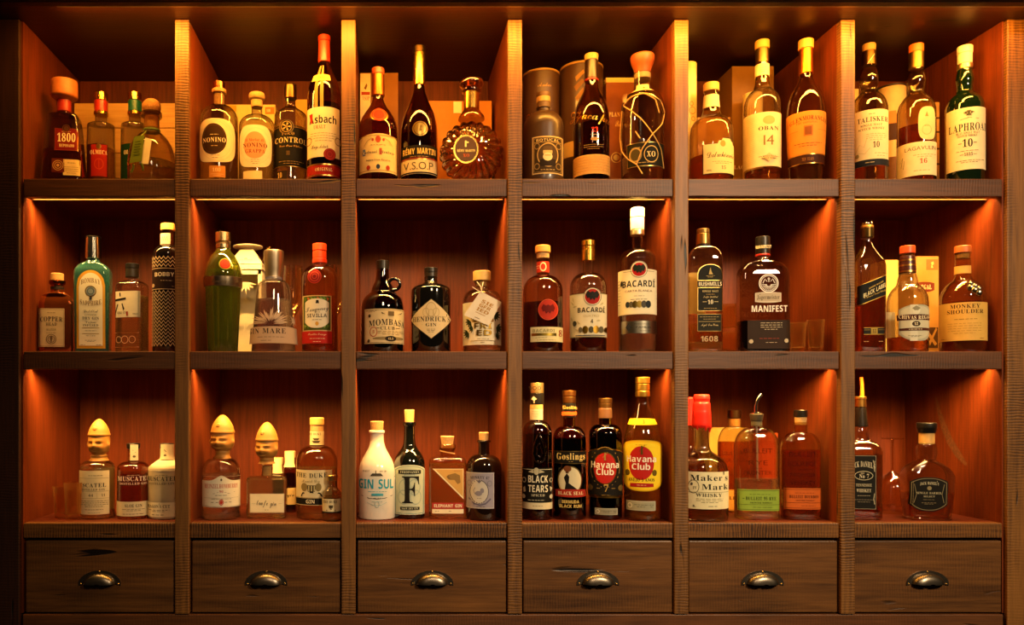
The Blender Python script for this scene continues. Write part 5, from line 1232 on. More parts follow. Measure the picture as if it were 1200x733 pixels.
for nm, px_, Y, h, r in (('stacked', 853, 0.17, 0.055, 0.030),):
    t1 = tumbler('glass tumbler standing behind the rectangular whiskey bottle', wx(px_, Y), Y, (2, 5), r, h, TG)
    t2 = tumbler('glass tumbler stacked on another behind the rectangular whiskey bottle', wx(px_, Y), Y, (2, 5), r, 0.066, TG); t2.location.z += h + 0.0006
tumbler('glass tumbler between the upright and the rectangular whiskey bottle', wx(823, 0.16), 0.16, (2, 5), 0.028, 0.075, TG)

# column 6
b = Bottle('whisky_bottle', 'tall square open whisky bottle with slanted black and gold label', (2, 6), 104, 0.066, sec=(0.9, 6), rot=-8, group=G, fit=0.95)
b.body([(123, 25), (128, 27), (134, 24), (182, 22), (205, 25), (225, 34), (245, 47), (262, 60), (278, 70), (295, 75), (640, 72)], WARM, liq=(408, L_AMBER), nseg=48)
b.cap(142, 182, 27, foil('4a3c20', 0.3), name='neck_foil'); b.cap(133, 142, 26, foil('c8a050', 0.3), name='ring')
b.label((40, 322, 182, 446), '*c8a048', shape='slant', items=[('sh', 0, .03, 1, .97, '15130f', 'slant'), ('t', 'BLACK LABEL', .56, .50, .78, .13, 'e8d8a0', 'sans', 0, -.36), ('t', 'JOHNNIE WALKER', .60, .34, .5, .05, 'c8a850', 'sans', 0, -.23), ('f', .3, .0, .31, .01, 1, 'c8a850'), ('l', [(.2, .76), (.98, .48)], .001, '*c8a048'), ('t', 'Blended Scotch Whisky', .6, .61, .66, .06, 'c8a850', 'script', 0, -.24)])
b.label((94, 530, 168, 558), '17150f', items=[('r', 0, .0, 1, .08, '*c8a048'), ('r', 0, .92, 1, 1, '*c8a048'), ('r', .34, .1, .66, .9, '*a88840'), ('t', '12', .5, .5, .16, .5, '17150f', 'serif'), ('r', 0, .3, .3, .38, '*8a7038'), ('r', .7, .3, 1, .38, '*8a7038')])
b.label((80, 572, 170, 600), None, items=[('f', .1, .3, .4, .6, 1, 'd8b878'), ('f', .7, .3, .95, .6, 1, 'd8b878')])
b = Bottle('whisky_bottle', 'rounded whisky bottle with red cap, maroon neck wrap and silver label numbered 12', (2, 6), 261, 0.066, group=G)
b.body([(240, 29), (320, 33), (340, 40), (352, 42), (364, 46), (378, 60), (394, 72), (415, 81), (440, 84), (640, 82)], CLEAR, liq=(565, L_WHISKY))
b.cap(213, 243, 32, plastic('c04420', 0.3), name='cap'); b.cap(243, 254, 30, glass('f0e0c0'), name='collar')
b.cap(252, 320, 31, plastic('3a140e', .3), 36, name='neck_wrap')
for y in (262, 282, 306): b.label((215, y, 305, y + 6), '*c09048', neck=True, off=0.0018)
b.label((228, 440, 348, 582), 'a8a48c', shape='swell', items=[('sh', .06, .04, .94, .95, 'c2bca0', 'swell'), ('r', .36, .0, .6, 1, 'cfcab2'), ('r', -.06, .27, 1.04, .43, '4a2418'), ('t', 'CHIVAS REGAL', .5, .36, 1.0, .10, 'f0e2b8', 'serif', -.05), ('d', .55, .53, .13, '3a2a1c', .075), ('t', '12', .55, .53, .11, .07, 'f0e2b8', 'serif'), ('sh', .02, .64, .98, .72, '4a2418', 'archboth'), ('f', .2, .66, .85, .7, 1, 'e8d8b0'), ('d', .55, .16, .12, 'd8d2b8'), ('f', .3, .84, .75, .9, 2, '5a5440'), ('p', [(.42, .1), (.55, .03), (.68, .1), (.6, .16), (.5, .16)], '8a8468')], off=0.0006)
mb = MB(); mb.box(-b.w(74), b.w(-28), b.R(.08)[1] * .55, b.R(.08)[1] * .55 + 0.0005, b.zf(565), b.zf(458)); mb.build('back_label', paper('ecd9ac'), b.root)
b = Bottle('whisky_bottle', 'broad whisky bottle with cork cap, metal shoulder badge and tan label', (2, 6), 477, 0.058, group=G)
b.body([(238, 31), (280, 32), (330, 33), (344, 40), (356, 58), (372, 74), (392, 87), (415, 94), (440, 95), (640, 95)], WARM, liq=(425, L_WHISKY))
b.cap(213, 241, 35, solid('b85e24', 0.5), name='cap'); b.cap(240, 262, 26, CORK, name='cork')
b.label((438, 288, 508, 318), 'd8a450', neck=True, off=0.001, name='neck_label')
b.label((380, 430, 576, 580), 'd6a750', items=[('t', 'MONKEY', .54, .10, .58, .10, '4a2c10', 'serif'), ('t', 'SHOULDER', .54, .24, .70, .10, '4a2c10', 'serif'), ('f', .2, .42, .9, .46, 1, '8a6428'), ('f', .2, .52, .85, .84, 5, 'b0853c'), ('f', .05, .93, .2, .96, 1, '6a4818'), ('f', .8, .93, .95, .96, 1, '6a4818')])
for i, (du, dy) in enumerate(((510, 372), (524, 383), (538, 394))):
    p = Vector(b.surf(math.asin((du - 477) / 100) - b.th, b.zf(dy), 0.004, False))
    mb = MB(); loft(mb, [(-.009, .003, .003, 2), (-.006, .007, .006, 2), (0, .008, .007, 2), (.004, .005, .005, 2), (.006, .006, .006, 2), (.010, .0055, .0055, 2), (.013, .002, .002, 2)], 14)
    o = mb.build('badge', foil('c8bca0', 0.25), b.root, smooth=50); o.location = p
gift_box('gift_box', 'tan carton with lion crest and red ribbon print behind the red-capped whisky', (2, 6), 284, 384, 252, 0.165, 0.075, paper('b0803c'), items=[(((334, 264, 380, 306),), dict(mat='8a5f2a', items=[('p', [(.4, .3), (.6, .2), (.65, .45), (.5, .55), (.6, .8), (.4, .8), (.45, .5)], 'd8ac60')])), (((290, 352, 366, 392),), dict(mat='6a2a18', shape='swell', items=[('t', 'CHIVAS REGAL', .1, .5, 1.5, .42, 'f0dca8', 'serif')])), (((340, 530, 380, 610),), dict(mat='4a3018', items=[('p', [(.1, .2), (.9, .8), (.7, .9), (.0, .4)], 'b0803c'), ('p', [(.9, .1), (.2, .9), (.1, .7), (.8, .0)], 'b0803c')]))])
gift_box('gift_box', 'narrow yellow carton between the square whisky bottle and the red-capped one', (2, 6), 176, 226, 266, 0.185, 0.06, paper('e0b458'))
# ------------------------------------------------------------------ BOTTOM ROW
def gnome_stopper(b, cx, ytop, ybrim, ychin, ybot, hw, neckhw, turn):
    """moulded head with a pointed cap, one continuous surface per piece"""
    f = b.fac if b.sec is None else math.cos(b.th)
    c = b.s * b.k * f; X = (cx - b.cx) * b.s * b.k
    zt, zb_, zc, z0 = b.z(ytop), b.z(ybrim), b.z(ychin), b.z(ybot); H = zb_ - zc; R = hw * c
    CLAY = solid('a8742e', 0.55, noise=0.05, scale=90, bump=0.1)
    prof = [(z0, neckhw * c), (z0 + (zc - z0) * .5, neckhw * c * .80), (zc - H * .04, neckhw * c * .86), (zc + H * .03, R * .60), (zc + H * .18, R * .88), (zc + H * .40, R * 1.0), (zc + H * .75, R * 1.02), (zb_ + H * .06, R * .97)]
    pr = []
    for i in range(len(prof) - 1):
        for j in range(6): t = j / 6; pr.append((prof[i][0] + (prof[i + 1][0] - prof[i][0]) * t, prof[i][1] + (prof[i + 1][1] - prof[i][1]) * t))
    pr.append(prof[-1])
    for _ in range(2): pr = [pr[0]] + [(pr[i][0], (pr[i - 1][1] + pr[i][1] * 2 + pr[i + 1][1]) / 4) for i in range(1, len(pr) - 1)] + [pr[-1]]
    bumps = [(0, .46, .17, .13, .24), (0, .62, .10, .12, .10), (-.55, .36, .34, .16, .13), (.55, .36, .34, .16, .13), (-.42, .60, .24, .055, -.14), (.42, .60, .24, .055, -.14), (-.42, .52, .26, .05, .06), (.42, .52, .26, .05, .06), (-.42, .72, .32, .06, .07), (.42, .72, .32, .06, .07), (0, .235, .42, .04, -.13), (0, .30, .30, .04, .06), (0, .16, .30, .05, .09), (0, .05, .3, .08, .08), (-1.45, .52, .18, .17, .20), (1.45, .52, .18, .17, .20)]
    n = 64; v = []; fc = []
    for z, r in pr:
        h = (z - zc) / H
        for k in range(n):
            a = 2 * PI * k / n - PI
            q = 1.0
            if h > -.1:
                for (ba, bh, sa, sh, am) in bumps:
                    hh = bh + (0.10 * (a / .5) ** 2 if bh in (.235,) else 0)
                    q += am * math.exp(-((a - ba) / sa) ** 2 - ((h - hh) / sh) ** 2)
            v.append((X + r * q * math.sin(a + turn), -r * q * .98 * math.cos(a + turn), z))
    for i in range(len(pr) - 1):
        for k in range(n): fc.append((i * n + k, i * n + (k + 1) % n, (i + 1) * n + (k + 1) % n, (i + 1) * n + k))
    fc.append(tuple(range(n - 1, -1, -1))); fc.append(tuple((len(pr) - 1) * n + k for k in range(n)))
    mb = MB(); mb.add(v, fc); head = mb.build('head_stopper', CLAY, b.root, smooth=80)
    mb = MB(); Ht = zt - zb_
    rr = [(zb_ - H * .02, R * 1.0), (zb_, R * 1.045), (zb_ + Ht * .06, R * 1.045), (zb_ + Ht * .14, R * 1.0), (zb_ + Ht * .35, R * .91), (zb_ + Ht * .6, R * .72), (zb_ + Ht * .8, R * .50), (zb_ + Ht * .92, R * .31), (zb_ + Ht * .98, R * .15), (zt, R * .03)]
    loft(mb, [(z, r, r, 2) for z, r in pchip(rr, 4)], 40)
    cp = mb.build('pointed_cap', CLAY, head, smooth=60); cp.location = (X, 0, 0)
    mb = MB(); zz = zb_ + Ht * .42; rr_ = R * .80
    loft(mb, [(-.0030, .003, .003, 2), (-.0015, .0055, .0055, 2), (.0015, .0055, .0055, 2), (.003, .003, .003, 2)], 16)
    bt = mb.build('cap_button', CLAY, head, smooth=60); bt.location = (X + rr_ * math.sin(turn), -rr_ * math.cos(turn), zz); bt.rotation_euler = (PI / 2.6, 0, turn)
    return head

# column 1
TG3 = 'small crystal tumblers'
for px_, Y, h in ((73, 0.075, 0.072), (86, 0.060, 0.082)):
    tumbler('small cut-glass tumbler beside the label bottle with the laughing head', wx(px_, Y), Y, (3, 1), 0.021, h, TG3, facets=12)
b = Bottle('gin_bottle', 'clear gin bottle with laughing pointed-cap head stopper and printed cream label', (3, 1), 381, 0.090, group=G)
b.std(395, 36, 400, 436, 71, CLEAR, liq=(432, L_PALE), style='r')
gnome_stopper(b, 387, 238, 302, 378, 400, 43, 40, -.15)
b.label((308, 441, 426, 612), 'd9c9a4', items=[('t', 'MUSCATEL', .40, .33, .98, .09, '2a241c', 'serif'), ('t', 'DISTILLED GIN', .47, .43, .76, .045, '4a4030', 'serif'), ('f', .2, .09, .9, .13, 1, '6a5c44'), ('r', .05, .17, .98, .175, '6a5c44'), ('r', .05, .47, .98, .475, '6a5c44'), ('t', '44', .40, .56, .15, .055, '2a241c', 'serif'), ('t', '11', .8, .56, .12, .055, '2a241c', 'serif'), ('t', '70', .05, .56, .1, .055, '2a241c', 'serif'), ('r', .22, .5, .225, .62, '8a7a5c'), ('r', .6, .5, .605, .62, '8a7a5c'), ('r', .05, .63, .98, .635, '6a5c44'), ('f', .06, .67, .96, .84, 4, '6a5c44'), ('f', .06, .87, .96, .91, 1, '3a3022'), ('f', .2, .95, .8, .98, 1, '6a5c44')])
mb = MB(); r_ = b.R(.08)[1]; mb.box(-.012, r_ * .80, r_ * .50, r_ * .5 + .0005, b.zf(600), b.zf(432)); mb.build('back_label', paper('d8bc84'), b.root)
b = Bottle('gin_bottle', 'plum-tinted clear gin bottle with black stopper and white printed name', (3, 1), 521, 0.088, group=G)
b.std(352, 21, 402, 434, 65, glass('ecd0b0'), liq=(452, liquid('d8a070')), style='r')
b.cap(333, 354, 27, BLK, name='stopper'); b.cap(353, 376, 17, CORK, name='cork')
b.label((512, 338, 534, 400), 'e6d8b4', neck=True, off=0.005, name='seal_strip', items=[('l', [(.3, .35), (.7, .5)], .001, INK), ('d', .5, .75, .2, '6a5a3c')])
b.label((457, 452, 586, 500), None, items=[('t', 'MUSCATEL', .5, .42, .92, .36, 'f2e8d0', 'serif'), ('f', .2, .1, .8, .18, 1, 'e0d0b0'), ('t', 'DISTILLED GIN', .5, .82, .8, .17, 'e8dcc0', 'serif')])
b.label((450, 562, 592, 619), 'ddcda4', items=[('t', 'SLOE GIN', .5, .28, .46, .2, '2a241c', 'serif'), ('f', .2, .48, .8, .66, 2, '6a5c44'), ('f', .05, .8, .95, .9, 1, '3a3022')])
b = Bottle('gin_bottle', 'cream ceramic gin bottle with black stopper and paper seal strip', (3, 1), 660, 0.088, group=G)
b.std(352, 26, 385, 432, 72, solid('b8a684', 0.45, noise=0.04), style='s', name='body')
b.cap(333, 354, 27, BLK, name='stopper')
b.label((641, 337, 684, 396), 'e8dab4', neck=True, off=0.003, name='seal_strip', items=[('l', [(.25, .35), (.4, .5)], .001, INK), ('d', .32, .75, .1, '6a5a3c')])
b.label((560, 402, 760, 440), 'e4d6b2', off=0.0003, name='shoulder_band')
b.label((588, 452, 735, 500), None, items=[('t', 'MUSCATEL', .36, .42, .78, .36, '2a241c', 'serif'), ('f', .1, .1, .6, .18, 1, '4a4030'), ('t', 'DISTILLED GIN', .36, .82, .66, .17, '3a3226', 'serif')])
b.label((560, 565, 760, 622), 'e0d2ac', items=[('t', "DRAGON'S CUT", .34, .27, .44, .2, '2a241c', 'serif'), ('f', .16, .48, .55, .66, 2, '6a5c44'), ('f', .16, .8, .5, .9, 1, '3a3022')])

# column 2
b = Bottle('gin_bottle', 'round gin bottle with head stopper and white label lettered in red', (3, 2), 181, 0.082, group=G)
b.std(384, 33, 390, 446, 76, CLEAR, liq=(458, L_CLEAR), style='r')
gnome_stopper(b, 186, 222, 292, 364, 392, 46, 34, -.25)
b.label((108, 460, 254, 584), 'e2d8c0', shape='hump', items=[('sh', .02, .03, .98, .985, 'e2d8c0', 'hump'), ('t', 'HEINZELHOMBERRY', .5, .33, .86, .13, 'b02c1c', 'serif'), ('t', '96', .5, .50, .1, .08, 'b02c1c', 'serif'), ('d', .5, .13, .025, '6a5c44'), ('l', [(.15, .52), (.3, .57), (.42, .52)], .0008, '6a5c44'), ('l', [(.58, .52), (.7, .57), (.85, .52)], .0008, '6a5c44'), ('f', .25, .60, .75, .64, 1, '3a3226'), ('r', .06, .70, .94, .706, '8a7c60'), ('f', .1, .72, .9, .75, 1, '6a5c44'), ('o', .5, .84, .06, .3, 'b02c1c'), ('d', .5, .84, .035, 'b02c1c'), ('l', [(.24, .84), (.42, .84)], .001, '5a4c38'), ('l', [(.58, .84), (.76, .84)], .001, '5a4c38'), ('f', .05, .93, .2, .95, 1, '6a5c44'), ('b', .015, .006, 'a89a7c')])
b = Bottle('gin_bottle', 'square flat decanter bottle with head stopper and cream card label in script', (3, 2), 360, 0.088, sec=(0.55, 9), group=G)
b.body([(408, 22), (440, 22), (456, 24), (460, 60), (463, 76), (470, 81), (640, 81)], CLEAR, liq=(478, L_PALE), nseg=48)
b.cap(420, 458, 16, CORK, name='cork')
gnome_stopper(b, 359, 250, 322, 392, 412, 43, 34, -.35)
b.label((292, 530, 426, 604), 'e4d5ae', items=[('t', 'taufe gin', .48, .48, .56, .26, '2a241c', 'script', 0, .06), ('b', .012, .006, 'a8966c'), ('r', .06, .52, .16, .53, '8a7a54'), ('r', .84, .52, .94, .53, '8a7a54'), ('f', .4, .83, .58, .88, 1, '2a241c')])
MINI = 'small cork-stoppered bottles'
for cxm, top, hw_, Y, lab in ((449, 363, 26, 0.17, 'small dark bottle with paper-sealed cork standing behind the square decanter bottle'), (402, 388, 20, 0.20, 'small slim bottle with pale cork hidden behind the head-stoppered square bottle')):
    b = Bottle('miniature_bottle', lab, (3, 2), cxm, Y, group=MINI)
    b.std(top + 46, 15, top + 58, top + 80, hw_, glass('c89860'), liq=(top + 92, liquid('8a4a1c')), style='r')
    b.cap(top, top + 26, 22, CORK, name='cork'); b.cap(top + 26, top + 50, 17, CORKD, name='cork_shank'); b.label((cxm - 12, top + 2, cxm + 10, top + 62), 'e8d8a4', neck=True, off=0.006, name='seal_strip')
    b.label((cxm - hw_ * .8, top + 145, cxm + hw_ * .9, top + 210), 'd8b878', items=[('t', 'gin', .5, .4, .6, .2, '3a2c1c', 'script')])
b = Bottle('gin_bottle', 'clear gin bottle with wooden stopper and beige two-part crest label', (3, 2), 554, 0.090, group=G)
b.std(284, 26, 342, 404, 80, glass('f0e2c8'), liq=(432, L_PALE), style='r')
b.cap(233, 262, 28, solid('d8a858', 0.55, noise=0.1, scale=100), name='stopper'); b.cap(261, 286, 26, CORK, name='cork')
b.label((520, 286, 582, 340), 'e2cf9c', neck=True, off=0.001, name='neck_label', items=[('t', 'THE DUKE', .42, .2, .75, .16, '2a241c', 'serif'), ('p', [(.3, .5), (.7, .5), (.62, .66), (.38, .66)], '5a4a30'), ('p', [(.25, .7), (.75, .7), (.65, .85), (.35, .85)], '3a2e1e')])
b.label((466, 438, 612, 546), 'dfcda0', items=[('t', 'THE DUKE', .47, .2, .80, .16, '221c14', 'serif', -.03), ('t', 'Munich Dry', .44, .40, .46, .1, '8a7648', 'script'), ('p', [(.34, .55), (.58, .55), (.55, .78), (.37, .78)], '4a3e28'), ('d', .28, .62, .08, '8a7648'), ('d', .64, .62, .08, '8a7648'), ('r', .38, .57, .41, .76, 'c8b684'), ('r', .45, .57, .48, .76, 'c8b684'), ('r', .52, .57, .55, .76, 'c8b684'), ('l', [(.2, .96), (.24, .84), (.46, .80), (.68, .84), (.74, .96)], .0032, '2a2218')])
b.label((466, 547, 612, 576), '1c1812', items=[('t', 'GIN', .43, .48, .22, .5, 'e8dab0', 'sans'), ('r', 0, 0, 1, .06, 'c8b684'), ('r', 0, .92, 1, 1, 'c8b684')])
b = Bottle('miniature_bottle', 'tiny clear gin miniature standing in front of the crest-label gin bottle', (3, 2), 616, 0.040, group=None)
b.std(476, 14, 490, 532, 37, glass('f0e2c8'), liq=(545, L_PALE), style='s')
b.cap(457, 480, 18, foil('d0b070', 0.35), name='cap')
b.label((580, 551, 652, 606), 'dfcda0', items=[('t', 'THE DUKE', .42, .2, .74, .18, '221c14', 'serif'), ('p', [(.34, .45), (.58, .45), (.55, .66), (.37, .66)], '4a3e28'), ('l', [(.22, .82), (.46, .70), (.70, .82)], .0024, '2a2218'), ('r', 0, .9, 1, 1, '1c1812')])

# column 3
b = Bottle('gin_bottle', 'white ceramic gin bottle with cork and turquoise lettering', (3, 3), 138, 0.082, group=G)
b.body([(282, 29), (286, 31), (292, 31), (296, 27), (320, 27), (345, 32), (370, 44), (395, 58), (420, 68), (445, 72), (470, 73), (640, 72)], solid('e9e2d0', 0.16, coat=0.7, noise=0.02), name='body')
b.cap(247, 284, 26, CORK, 24, name='cork')
b.label((64, 440, 212, 600), None, items=[('t', 'GIN SUL', .48, .33, .88, .23, '2a9cb4', 'sans'), ('l', [(.04, .17), (.96, .17)], .0022, '3a342c'), ('p', [(.32, .14), (.38, .07), (.6, .07), (.66, .14)], '4a443a'), ('r', .46, .0, .48, .07, '4a443a'), ('t', 'FINEST', .22, .02, .18, .04, '4a443a', 'plain'), ('t', 'DRY GIN', .66, .02, .18, .04, '4a443a', 'plain'), ('f', .14, .50, .9, .53, 1, '5aa8b4'), ('sh', .36, .56, .66, .62, '4aa4b4', 'arch'), ('l', [(.1, .62), (.3, .68), (.5, .70), (.7, .68), (.9, .62)], .0012, '5a5448'), ('f', .36, .66, .64, .69, 1, '3a342c'), ('f', .3, .75, .7, .78, 1, '8ab0b0'), ('o', .5, .83, .06, .2, '9ab8b8'), ('l', [(.25, .78), (.4, .85), (.6, .85), (.75, .78)], .0008, '9ab8b8')])
b = Bottle('gin_bottle', 'black gin bottle with tall cork and pale teal arched label with large F', (3, 3), 266, 0.090, group=G)
b.body([(250, 25), (254, 26), (263, 26), (267, 22), (300, 22), (335, 25), (352, 31), (368, 43), (386, 54), (408, 60), (430, 61), (640, 60)], blackglass('0b0d0a'), name='body')
b.cap(202, 252, 20, CORK, 17, name='cork')
b.label((208, 418, 325, 613), 'd8d8bc', shape='archlow', items=[('sh', .025, .015, .975, .985, '8aa498', 'archlow'), ('sh', .05, .03, .95, .97, 'c2c8ac', 'archlow'), ('o', .35, .45, .2, .12, 'a0b0a0'), ('o', .65, .45, .2, .12, 'a0b0a0'), ('o', .3, .65, .18, .12, 'a0b0a0'), ('o', .7, .65, .18, .12, 'a0b0a0'), ('o', .5, .3, .2, .1, 'a0b0a0'), ('sh', .14, .10, .86, .19, '2a2a22', 'archboth'), ('t', "FERDINAND'S", .5, .145, .6, .045, 'c8ccb0', 'serif'), ('t', 'F', .53, .50, .54, .54, '1f1c18', 'serif'), ('sh', .2, .84, .82, .91, '2a2a22', 'archboth'), ('t', 'SAAR DRY GIN', .51, .875, .52, .035, 'c8ccb0', 'serif')])
b = Bottle('gin_bottle', 'clear square-shouldered gin bottle with corner-cut picture label and red name strip', (3, 3), 414, 0.086, sec=(0.62, 5), group=G)
b.std(352, 27, 384, 412, 76, glass('f6e4c4'), liq=(418, L_PALE), style='f', nseg=48)
b.cap(305, 338, 27, CORK, 22, name='cork'); b.solidprof([(336, 28), (339, 32), (352, 33), (360, 29), (366, 26)], glass('f6e4c4', 0, 1.5), 'lip')
b.cap(338, 352, 24, CORKD, name='cork_shank')
b.label((357, 433, 478, 553), 'd8be88', shape='tri', items=[('p', [(.10, .03), (.97, .03), (.97, .90)], 'c89a54'), ('p', [(.0, .0), (.05, .0), (1, .95), (1, 1.0)], 'e8d8ac'), ('p', [(.5, .2), (.72, .14), (.88, .22), (.9, .45), (.8, .5), (.7, .36), (.58, .36)], '8a6a3c'), ('p', [(.5, .2), (.44, .26), (.5, .33), (.58, .36)], '7a5a30'), ('f', .62, .05, .95, .09, 1, 'a05a38')])
b.label((355, 566, 478, 590), 'a8322a', items=[('t', 'ELEPHANT GIN', .5, .5, .88, .5, 'efe2c0', 'sans')])
b.label((355, 591, 478, 608), 'e6d8b2', items=[('f', .05, .3, .25, .6, 1, '3a3226'), ('f', .5, .3, .65, .6, 1, '3a3226')])
b.tube([Vector(b.surf(b.w(22 * math.sin(t * 6.28)), b.z(366), 0.002, True)) if False else Vector((b.w(29) * math.sin(t * 6.28), -b.w(29) * math.cos(t * 6.28), b.z(368 + 6 * math.sin(t * 6.28)))) for t in [i / 20 for i in range(20)]], 0.0012, solid('c8a060', 0.8), 'cord', 6, closed=True)
b = Bottle('gin_bottle', 'dark brown apothecary gin bottle with cork and lilac-grey square label', (3, 3), 562, 0.068, group=G)
b.std(330, 22, 376, 428, 69, blackglass('190d08'), style='r', name='body')
b.cap(290, 324, 20, CORK, 18, name='cork'); b.solidprof([(320, 22), (323, 27), (328, 27), (332, 22)], blackglass('190d08'), 'lip')
b.label((492, 448, 601, 590), '9c94a0', items=[('b', .015, .012, 'd0c8b8'), ('t', 'MONKEY 47', .5, .13, .66, .075, '2a2630', 'serif', .03), ('d', .48, .53, .33, 'c8c0b4'), ('o', .48, .53, .33, .07, '4a4450'), ('d', .46, .58, .12, '8a8490', .07), ('d', .58, .50, .07, '8a8490'), ('l', [(.34, .6), (.28, .5), (.34, .42)], .0012, '6a6470'), ('f', .36, .70, .6, .73, 1, '4a4450'), ('p', [(.38, .22), (.58, .22), (.48, .3)], '6a6470'), ('l', [(.12, .72), (.3, .86), (.5, .9), (.7, .86), (.88, .72)], .0034, '6a6478'), ('o', .14, .3, .08, .2, '7a7480'), ('o', .84, .3, .08, .2, '7a7480'), ('f', .3, .93, .75, .96, 1, '3a3440')])

# column 4
b = Bottle('rum_bottle', 'spiced rum bottle with embossed drop, ornate cap and black and white label', (3, 4), 115, 0.070, group=G)
b.std(240, 27, 248, 300, 58, glass('9a5a2c'), liq=(300, L_RUM), style='r')
b.cap(97, 138, 26, foil('c8b078', 0.35), name='cap'); b.label((84, 104, 126, 132), None, neck=True, off=0.004, items=[('o', .2, .5, .14, .3, '2a2018'), ('o', .55, .5, .14, .3, '2a2018'), ('o', .88, .5, .12, .3, '2a2018')])
b.cap(137, 182, 27, BLK, name='neck_band'); b.label((86, 146, 122, 178), None, neck=True, off=0.0045, items=[('p', [(.3, .5), (.5, .1), (.8, .45), (.62, .6), (.6, .95), (.5, .95), (.5, .6)], 'c8bc98')])
b.label((70, 182, 136, 198), 'c8a860', neck=True, off=0.001); b.label((70, 199, 136, 242), 'd8cba6', neck=True, off=0.001, name='neck_label', items=[('f', .4, .15, .8, .8, 4, 'b8a478')])
pts = [(125 + 22 * math.sin(t * PI * 2) * (0.6 + 0.4 * (1 - abs(t - .5) * 2)), 350 - 55 * math.cos(t * PI * 2) * 1.0) for t in [i / 24 for i in range(24)]]
def emb(pts, r, name): b.tube([b.surf(math.asin(max(-.95, min(.95, (x - b.cx) / 62))) - b.th, b.zf(y), 0.0005, False) for x, y in pts], r, glass('8a4a24', 0, 2.0), name, 8, closed=True)
emb([(122, 292), (134, 320), (145, 345), (148, 372), (140, 398), (125, 410), (108, 400), (100, 375), (103, 345), (112, 320)], 0.0032, 'embossed_drop')
emb([(124, 328), (132, 350), (136, 372), (126, 388), (114, 376), (115, 352)], 0.0024, 'embossed_drop')
b.label((50, 430, 174, 592), '17150f', items=[('b', .03, .01, 'cfc6a6'), ('t', 'BLACK', .55, .27, .60, .17, 'e6dcbc', 'sans'), ('t', 'TEARS', .55, .50, .60, .17, 'e6dcbc', 'sans'), ('t', 'SPICED', .55, .66, .4, .055, 'cfc6a6', 'serif'), ('f', .1, .76, .9, .8, 1, 'cfc6a6'), ('r', .0, .84, 1, 1, 'd6c9a2'), ('f', .3, .9, .8, .94, 1, '6a6044'), ('d', .5, .08, .08, 'b8ae8c'), ('p', [(.25, .1), (.4, .04), (.42, .13)], 'b8ae8c'), ('p', [(.75, .1), (.6, .04), (.58, .13)], 'b8ae8c'), ('o', .13, .3, .06, .3, 'cfc6a6'), ('p', [(.1, .5), (.16, .45), (.18, .58), (.12, .6)], 'cfc6a6'), ('d', .12, .7, .05, 'cfc6a6'), ('o', .94, .3, .05, .3, 'cfc6a6'), ('p', [(.9, .45), (.98, .5), (.92, .58)], 'cfc6a6'), ('d', .94, .7, .05, 'cfc6a6')])
b = Bottle('rum_bottle', 'dark rum bottle with bronze cap, orange neck ring and moonlit label', (3, 4), 240, 0.080, group=G)
b.std(228, 24, 266, 322, 66, glass('b8763c'), liq=(318, liquid('3a1206')), style='r')
for i, (a, c) in enumerate(((127, 150), (151, 176))): b.cap(a, c, 27, foil('8a5a2c', 0.35), name=('cap', 'cap_skirt')[i])
b.cap(176, 232, 26, BLK, name='neck_band'); b.label((212, 184, 268, 202), None, neck=True, off=0.0035, items=[('t', 'Goslings', .6, .5, .9, .7, 'd8b060', 'serif')]); b.label((205, 210, 275, 224), 'd85a20', neck=True, off=0.0035)
b.label((182, 364, 310, 414), '*c8a452', items=[('r', .015, .05, .985, .95, '14110d'), ('t', 'Goslings', .5, .42, .84, .5, 'e8c878', 'serif'), ('f', .4, .8, .6, .86, 1, 'c8a452')])
b.label((188, 416, 302, 590), None, items=[('d', .48, .36, .40, '*c8a452'), ('d', .48, .36, .37, 'cfc4a2'), ('p', [(.30, .62), (.34, .42), (.28, .30), (.38, .2), (.46, .28), (.44, .42), (.7, .55), (.78, .62)], '17130f'), ('d', .40, .10, .13, '6a3c20', .07), ('r', .34, .16, .44, .2, '4a2814'), ('sh', .0, .56, 1.0, .74, '9a2a1c', 'archboth'), ('t', 'BLACK SEAL', .5, .65, .82, .075, 'ead9ac', 'serif'), ('t', 'BERMUDA', .5, .84, .56, .07, 'd8b868', 'sans'), ('t', 'BLACK RUM', .5, .94, .72, .07, 'd8b868', 'sans')], off=0.0005)
def havana(label, cx, Y, yellow):
    return Bottle('rum_bottle', label, (3, 4), cx, Y, group=G)
def figure(u, v, s, c):
    return [('p', [(u - .02 * s, v), (u + .02 * s, v), (u + .025 * s, v + .12 * s), (u - .025 * s, v + .12 * s)], c), ('d', u, v - .02, .018 * s, c), ('l', [(u + .02, v + .02), (u + .06 * s, v - .05 * s)], .001, c), ('l', [(u - .02, v + .03), (u - .06 * s, v + .07 * s)], .001, c)]
b = havana('black-label rum bottle with brown capsule and red disc, numbered 7', 381, 0.080, False)
b.std(232, 25, 258, 302, 66, glass('9a5626'), liq=(290, liquid('4a1808')), style='r')
for i, (a, c) in enumerate(((157, 178), (178, 196), (196, 236))): b.cap(a, c, 27 - (i == 1), foil('8a6434', 0.35) if i < 2 else solid('5a3a20', 0.5), name=('cap', 'cap_groove', 'capsule')[i])
